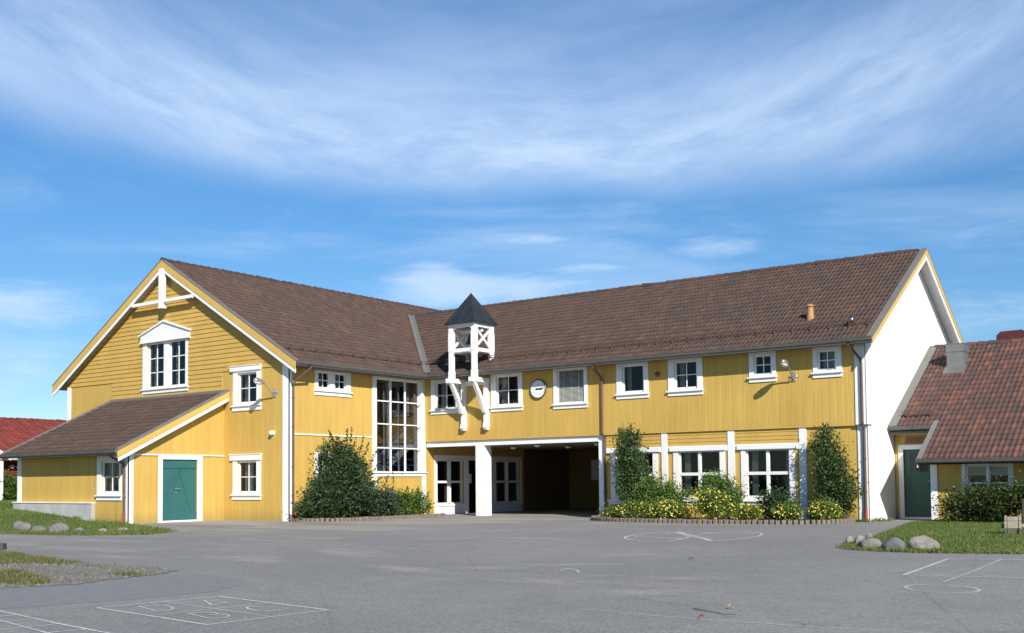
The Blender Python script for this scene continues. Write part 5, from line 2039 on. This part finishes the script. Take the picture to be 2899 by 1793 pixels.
def boulder(label, cx, cy, wd, dp, h, mat, seed, group, yaw=0, peak=0.0):
    bm = bmesh.new()
    bmesh.ops.create_icosphere(bm, subdivisions=4, radius=1)
    for v in bm.verts:
        p = v.co.copy()
        k = 1 + .16 * mnoise.noise(p * 1.1 + Vector((seed * 3.7, 0, 0))) + .07 * mnoise.noise(p * 2.7 + Vector((0, seed * 1.3, 0))) + .02 * mnoise.noise(p * 8)
        p *= k
        # flatten a few facets
        for a in range(5):
            rr = random.Random(seed * 17 + a)
            d = Vector((rr.gauss(0, 1), rr.gauss(0, 1), rr.gauss(0, .7))).normalized()
            ex = p.dot(d) - rr.uniform(.72, .88)
            if ex > 0:
                p -= d * ex * .8
        p.z += peak * p.x * .5
        v.co = Vector((p.x * wd / 2, p.y * dp / 2, p.z * h * .62 + h * .38))
    me = bpy.data.meshes.new('boulder')
    bm.to_mesh(me)
    bm.free()
    me.polygons.foreach_set('use_smooth', [True] * len(me.polygons))
    me.materials.append(mat)
    o = bpy.data.objects.new('boulder', me)
    o.location = (cx, cy, (float(hlawn(np.array([cx]), np.array([cy]))[0]) if cx < 10 else 0.0) - .035)
    o.rotation_euler = (0, 0, yaw)
    COL.objects.link(o)
    return tag(o, label, 'boulder', group)


YW = YAW
gl_ = 'boulders along the left lawn edge'
for i, (lb, x, y, wd, h, m_) in enumerate((
        ('low grey boulder half hidden at the left end of the left stone row', -3.0, -15.3, .50, .30, 'rock'),
        ('rounded grey boulder second from left in the left stone row', -1.55, -15.95, .50, .31, 'rock'),
        ('flattish grey boulder left of the largest stone of the left row', -.32, -16.2, .50, .25, 'rock'),
        ('largest domed boulder of the left stone row', .88, -16.3, .62, .37, 'rock'),
        ('brownish low boulder just right of the largest stone of the left row', .45, -15.45, .36, .17, 'rock'),
        ('smallest flat stone sunk in the grass behind the left row', .75, -15.05, .24, .11, 'rock'),
        ('small pale boulder alone near the right end of the left row', 1.72, -15.5, .34, .17, 'rockpale'),
        ('small pale pointed stone at the right end of the left row', 1.35, -14.65, .42, .16, 'rockpale'))):
    boulder(lb, x, y, wd * .9, wd * .75, h * .9, M[m_], i + 2, gl_, YW)
gr_ = 'boulders at the tip of the right lawn'
for i, (lb, x, y, wd, h, m_, pk) in enumerate((
        ('small speckled stone at the far left of the right stone group', 21.12, -11.45, .19, .21, 'rockpale', 0),
        ('upright pale stone second from left in the right stone group', 21.52, -12.0, .24, .27, 'rockpale', 0),
        ('small tan stone at the back of the right stone group', 20.9, -9.6, .19, .19, 'rockpale', 0),
        ('long brownish boulder front left of the right stone group', 22.0, -12.85, .52, .27, 'rock', .15),
        ('dark blue-grey boulder in the middle of the right stone group', 22.5, -13.1, .47, .30, 'rockblue', 0),
        ('largest pale angular boulder at the right of the right stone group', 22.95, -12.85, .64, .33, 'rockpale', -.3))):
    boulder(lb, x, y, wd * .9, wd * .7, h * .9, M[m_], i + 30, gr_, YW, pk)

# newer, bluer strip of asphalt beside the gravel
g = G()
g.add([(x_, y_, .002) for x_, y_ in ((13.6, -25.9), (14.9, -25.7), (15.4, -25.1), (15.6, -24.6), (15.35, -23.9), (15.15, -23.2), (15.6, -22.95), (16.88, -23.14), (17.5, -23.8), (17.86, -24.5), (17.8, -25.6), (17.4, -26.85), (16.5, -27.6), (14, -27.5))], [tuple(range(14))])
tag(build('asphalt_patch', g, M['asphaltnew'], recalc=False), kind='structure')

# ================================================================== painted play markings
def stroke(g, pts, wd, z, closed=False):
    pts = [Vector((p[0], p[1], 0)) for p in pts]
    n = len(pts)
    for i in range(n if closed else n - 1):
        a, b = pts[i], pts[(i + 1) % n]
        d = (b - a)
        if d.length < 1e-5:
            continue
        d.normalize()
        nn = Vector((-d.y, d.x, 0)) * wd * .52
        e = d * wd * .3
        zz = Vector((0, 0, z + (i % 4) * .0004))
        g.quad(a - e - nn + zz, b + e - nn + zz, b + e + nn + zz, a - e + nn + zz)


def smooth(pts, n=8):
    return [(p.x, p.y) for p in catmull([(a, b, 0) for a, b in pts], .05)]


def marking(g, mat):
    tag(build('painted_marking', g, mat, recalc=False), kind='structure')


g = G()
SQ = [(18.2, -26.27), (18.39, -24.82), (20.46, -25.08), (20.36, -26.52)]
stroke(g, SQ, .038, .004, True)
marking(g, M['chalk'])
g = G()
stroke(g, [(19.31, -26.40), (19.425, -24.95)], .03, .006)
stroke(g, [(18.3, -25.53), (20.41, -25.80)], .03, .0075)
marking(g, M['chalk2'])
g = G()
stroke(g, [(18.52, -25.98), (18.51, -25.87)] + smooth([(18.51, -25.87), (18.63, -25.76), (18.88, -25.82), (19.06, -25.95), (19.09, -26.07), (18.98, -26.13)]), .026, .006)
stroke(g, [(18.55, -25.98), (18.97, -26.09)], .026, .007)
stroke(g, smooth([(19.50, -26.08), (19.50, -25.95), (19.66, -25.89), (19.80, -25.96), (19.77, -26.06)]) + smooth([(19.77, -26.06), (19.80, -25.95), (19.96, -25.95), (20.07, -26.06), (20.05, -26.18), (19.95, -26.20)]), .026, .006)
stroke(g, [(19.50, -26.08), (20.0, -26.21)], .026, .007)
stroke(g, smooth([(19.63, -25.22), (19.55, -25.34), (19.66, -25.46), (19.90, -25.53), (20.06, -25.46), (20.04, -25.33)]), .026, .006)
stroke(g, [(18.62, -25.20), (19.08, -25.46)], .026, .006)
stroke(g, [(19.08, -25.46), (19.0, -25.2), (18.66, -25.17)], .022, .007)
marking(g, M['chalk'])
g = G()
stroke(g, [(17.0, -26.92), (17.58, -26.99), (19.13, -27.24), (20.09, -27.36), (20.9, -27.46)], .035, .004)
for a, b in (((18.1, -27.07), (18.0, -27.6)), ((18.59, -27.16), (18.47, -27.6)), ((19.12, -27.23), (19.04, -27.75)), ((19.69, -27.32), (19.56, -27.8))):
    stroke(g, [a, b], .028, .006)
stroke(g, [(17.6, -27.28), (18.3, -27.4), (19.07, -27.56), (19.6, -27.66), (20.2, -27.75)], .028, .0075)
marking(g, M['chalk'])
g = G()
stroke(g, [(24.16, -18.08), (23.87, -14.78)], .05, .004)
stroke(g, [(23.87, -14.78), (24.92, -14.4), (25.63, -14.16), (27, -13.7)], .06, .0055)
stroke(g, [(24.16, -18.08), (25.59, -17.79), (26.19, -17.67), (28, -17.3)], .04, .007)
marking(g, M['chalk'])
g = G()
stroke(g, [(24.62, -14.57), (24.80, -17.0), (24.89, -18.9)], .035, .0085)
cx_, cy_ = 25.08, -19.68
circ = []
rt2, fw2 = Vector((math.cos(YAW), math.sin(YAW))), Vector((-math.sin(YAW), math.cos(YAW)))
for i in range(48):
    a = 2 * math.pi * i / 48
    p = Vector((cx_, cy_)) + rt2 * .385 * math.cos(a) + fw2 * .50 * math.sin(a)
    circ.append((p.x, p.y))
stroke(g, circ, .045, .004, True)
marking(g, M['chalk2'])
g = G()
stroke(g, smooth([(17.05, -10.41), (15.9, -8.95), (15.42, -8.94), (15.38, -9.9), (15.86, -11.31), (16.52, -12.17), (17.21, -12.38), (17.49, -12.15), (17.05, -10.41)]), .06, .004)
stroke(g, smooth([(17.05, -10.41), (16.72, -8.67), (16.95, -7.96), (17.49, -7.95), (18.03, -8.62), (18.42, -10.04), (18.37, -11.33), (18.19, -12.15)]), .06, .006)
stroke(g, [(15.74, -8.54), (18.24, -11.76)], .10, .0085)
rr = random.Random(6)
for i in range(26):
    bx, by = rr.uniform(15.6, 18.2), rr.uniform(-11.6, -8.6)
    a = rr.uniform(0, 6.28)
    stroke(g, [(bx, by), (bx + .12 * math.cos(a), by + .2 * math.sin(a)), (bx + .2 * math.cos(a + .8), by + .1 * math.sin(a + 1.2))], .035, .010)
marking(g, M['chalk'])
g = G()
stroke(g, [(8.06, -15.96), (10.34, -16.38), (10.21, -14.77), (8.25, -14.56)], .09, .004, True)
stroke(g, [(12.4, -10.99), (12.6, -10.28), (12.58, -9.4), (11.92, -7.91), (11.82, -6.9), (12.54, -7.33)], .06, .004)
stroke(g, [(6.5, -16.9), (8.2, -13.9), (9.8, -12.4)], .06, .004)
stroke(g, [(22.59, -23.61), (23.55, -23.72), (24.41, -23.72), (25.35, -23.65), (26.02, -23.55)], .03, .004)
marking(g, M['chalk2'])
g = G()
stroke(g, [(19.73, -19.72), (19.64, -19.42), (19.9, -19.55), (20.21, -19.97)], .03, .004)
marking(g, M['chalk'])

# ================================================================== play roller, posts, litter
PR = thing('timber_roller', 'weathered timber roller with a short axle lying on the right lawn', 'play roller', (23.25, -6.9, 0))
ax_ = Vector((math.cos(.17), math.sin(.17), 0))
fwd = Vector((-ax_.y, ax_.x, 0))
def drum(c, r, ln, n, name, mat):
    g = G()
    c = Vector(c)
    for i in range(n):
        a0, a1 = 2 * math.pi * (i + .03) / n + .2, 2 * math.pi * (i + .97) / n + .2
        def pt(a, rr, s):
            return c + ax_ * s + fwd * (math.cos(a) * rr) + Vector((0, 0, math.sin(a) * rr))
        g.hexa([pt(a0, r - .05, -ln), pt(a1, r - .05, -ln), pt(a1, r - .05, ln), pt(a0, r - .05, ln), pt(a0, r, -ln), pt(a1, r, -ln), pt(a1, r, ln), pt(a0, r, ln)])
    return build(name, g, mat, PR)
c0 = Vector((23.22, -6.95, .22))
drum(c0, .215, .11, 8, 'stave_drum', M['timber'])
drum(c0 + ax_ * .145, .235, .022, 8, 'end_ring', M['timber'])
drum(c0 - ax_ * .145, .235, .022, 8, 'end_ring', M['timber'])
g = G()
g.tube([c0 - ax_ * .24, c0 + ax_ * .75], .05, 12)
build('axle', g, M['timber'], PR)
g = G()
g.lathe(c0 - ax_ * .165, ax_, [(0, .16), (.05, .16)], 8)
g.lathe(c0 + ax_ * .115, ax_, [(0, .16), (.05, .16)], 8)
build('hub', g, M['timberd'], PR)
t = tag(build('wooden_post', G().prism([(-.07, -.07, 0), (.07, -.07, 0), (.07, .07, 0), (-.07, .07, 0)], (0, 0, .72)), M['timberd'], bev=.01), 'dark square wooden post behind the timber roller at the right edge', 'post')
t.location = (22.30, -1.05, 0)
t = tag(build('sleeper_end', G().box(-.35, .06, -.09, .09, 0, .13), M['timberd'], bev=.012), 'sawn grey log end at the left edge beside the gravel patch', 'log')
t.location = (6.86, -21.16, 0)
t.rotation_euler = (0, 0, YAW)
# twig and dry leaves on the asphalt
g = G()
g.tube([(23.60, -23.10, .015), (23.78, -23.22, .02), (23.95, -23.27, .012), (24.08, -23.40, .018), (24.20, -23.40, .025)], .006, 5, .003)
tag(build('twig', g, M['twig']), 'thin dry twig lying on the asphalt in the foreground', 'twig')


def dry_leaf(x, y, s, mat, label, a):
    g = G()
    u = Vector((math.cos(a), math.sin(a), 0))
    v = Vector((-u.y, u.x, 0))
    p = Vector((x, y, .008))
    row_ = []
    for i in range(7):
        t_ = i / 6
        wd = math.sin(math.pi * (.08 + .9 * t_)) * s * .35
        z = .02 * math.sin(t_ * 3.1)
        row_.append((p + u * s * (t_ - .5) + v * wd + Vector((0, 0, z + .018)), p + u * s * (t_ - .5) + Vector((0, 0, z)), p + u * s * (t_ - .5) - v * wd + Vector((0, 0, z + .018))))
    for a_, b_ in zip(row_[:-1], row_[1:]):
        g.quad(a_[0], a_[1], b_[1], b_[0])
        g.quad(a_[1], a_[2], b_[2], b_[1])
    tag(build('fallen_leaf', g, mat, recalc=False), label, 'leaf', 'fallen leaves on the asphalt')


dry_leaf(20.40, -16.87, .11, M['leafdry'], 'brown fallen leaf alone on the asphalt below the painted figure eight', .3)
dry_leaf(23.87, -22.81, .06, M['leafdry'], 'tan fallen leaf just above the twig', 1.0)
dry_leaf(23.98, -23.69, .055, M['leafred'], 'reddish fallen leaf just below the twig', .7)
dry_leaf(24.98, -23.61, .055, M['leafdry'], 'pale fallen leaf near the bottom edge right of the twig', 2.0)
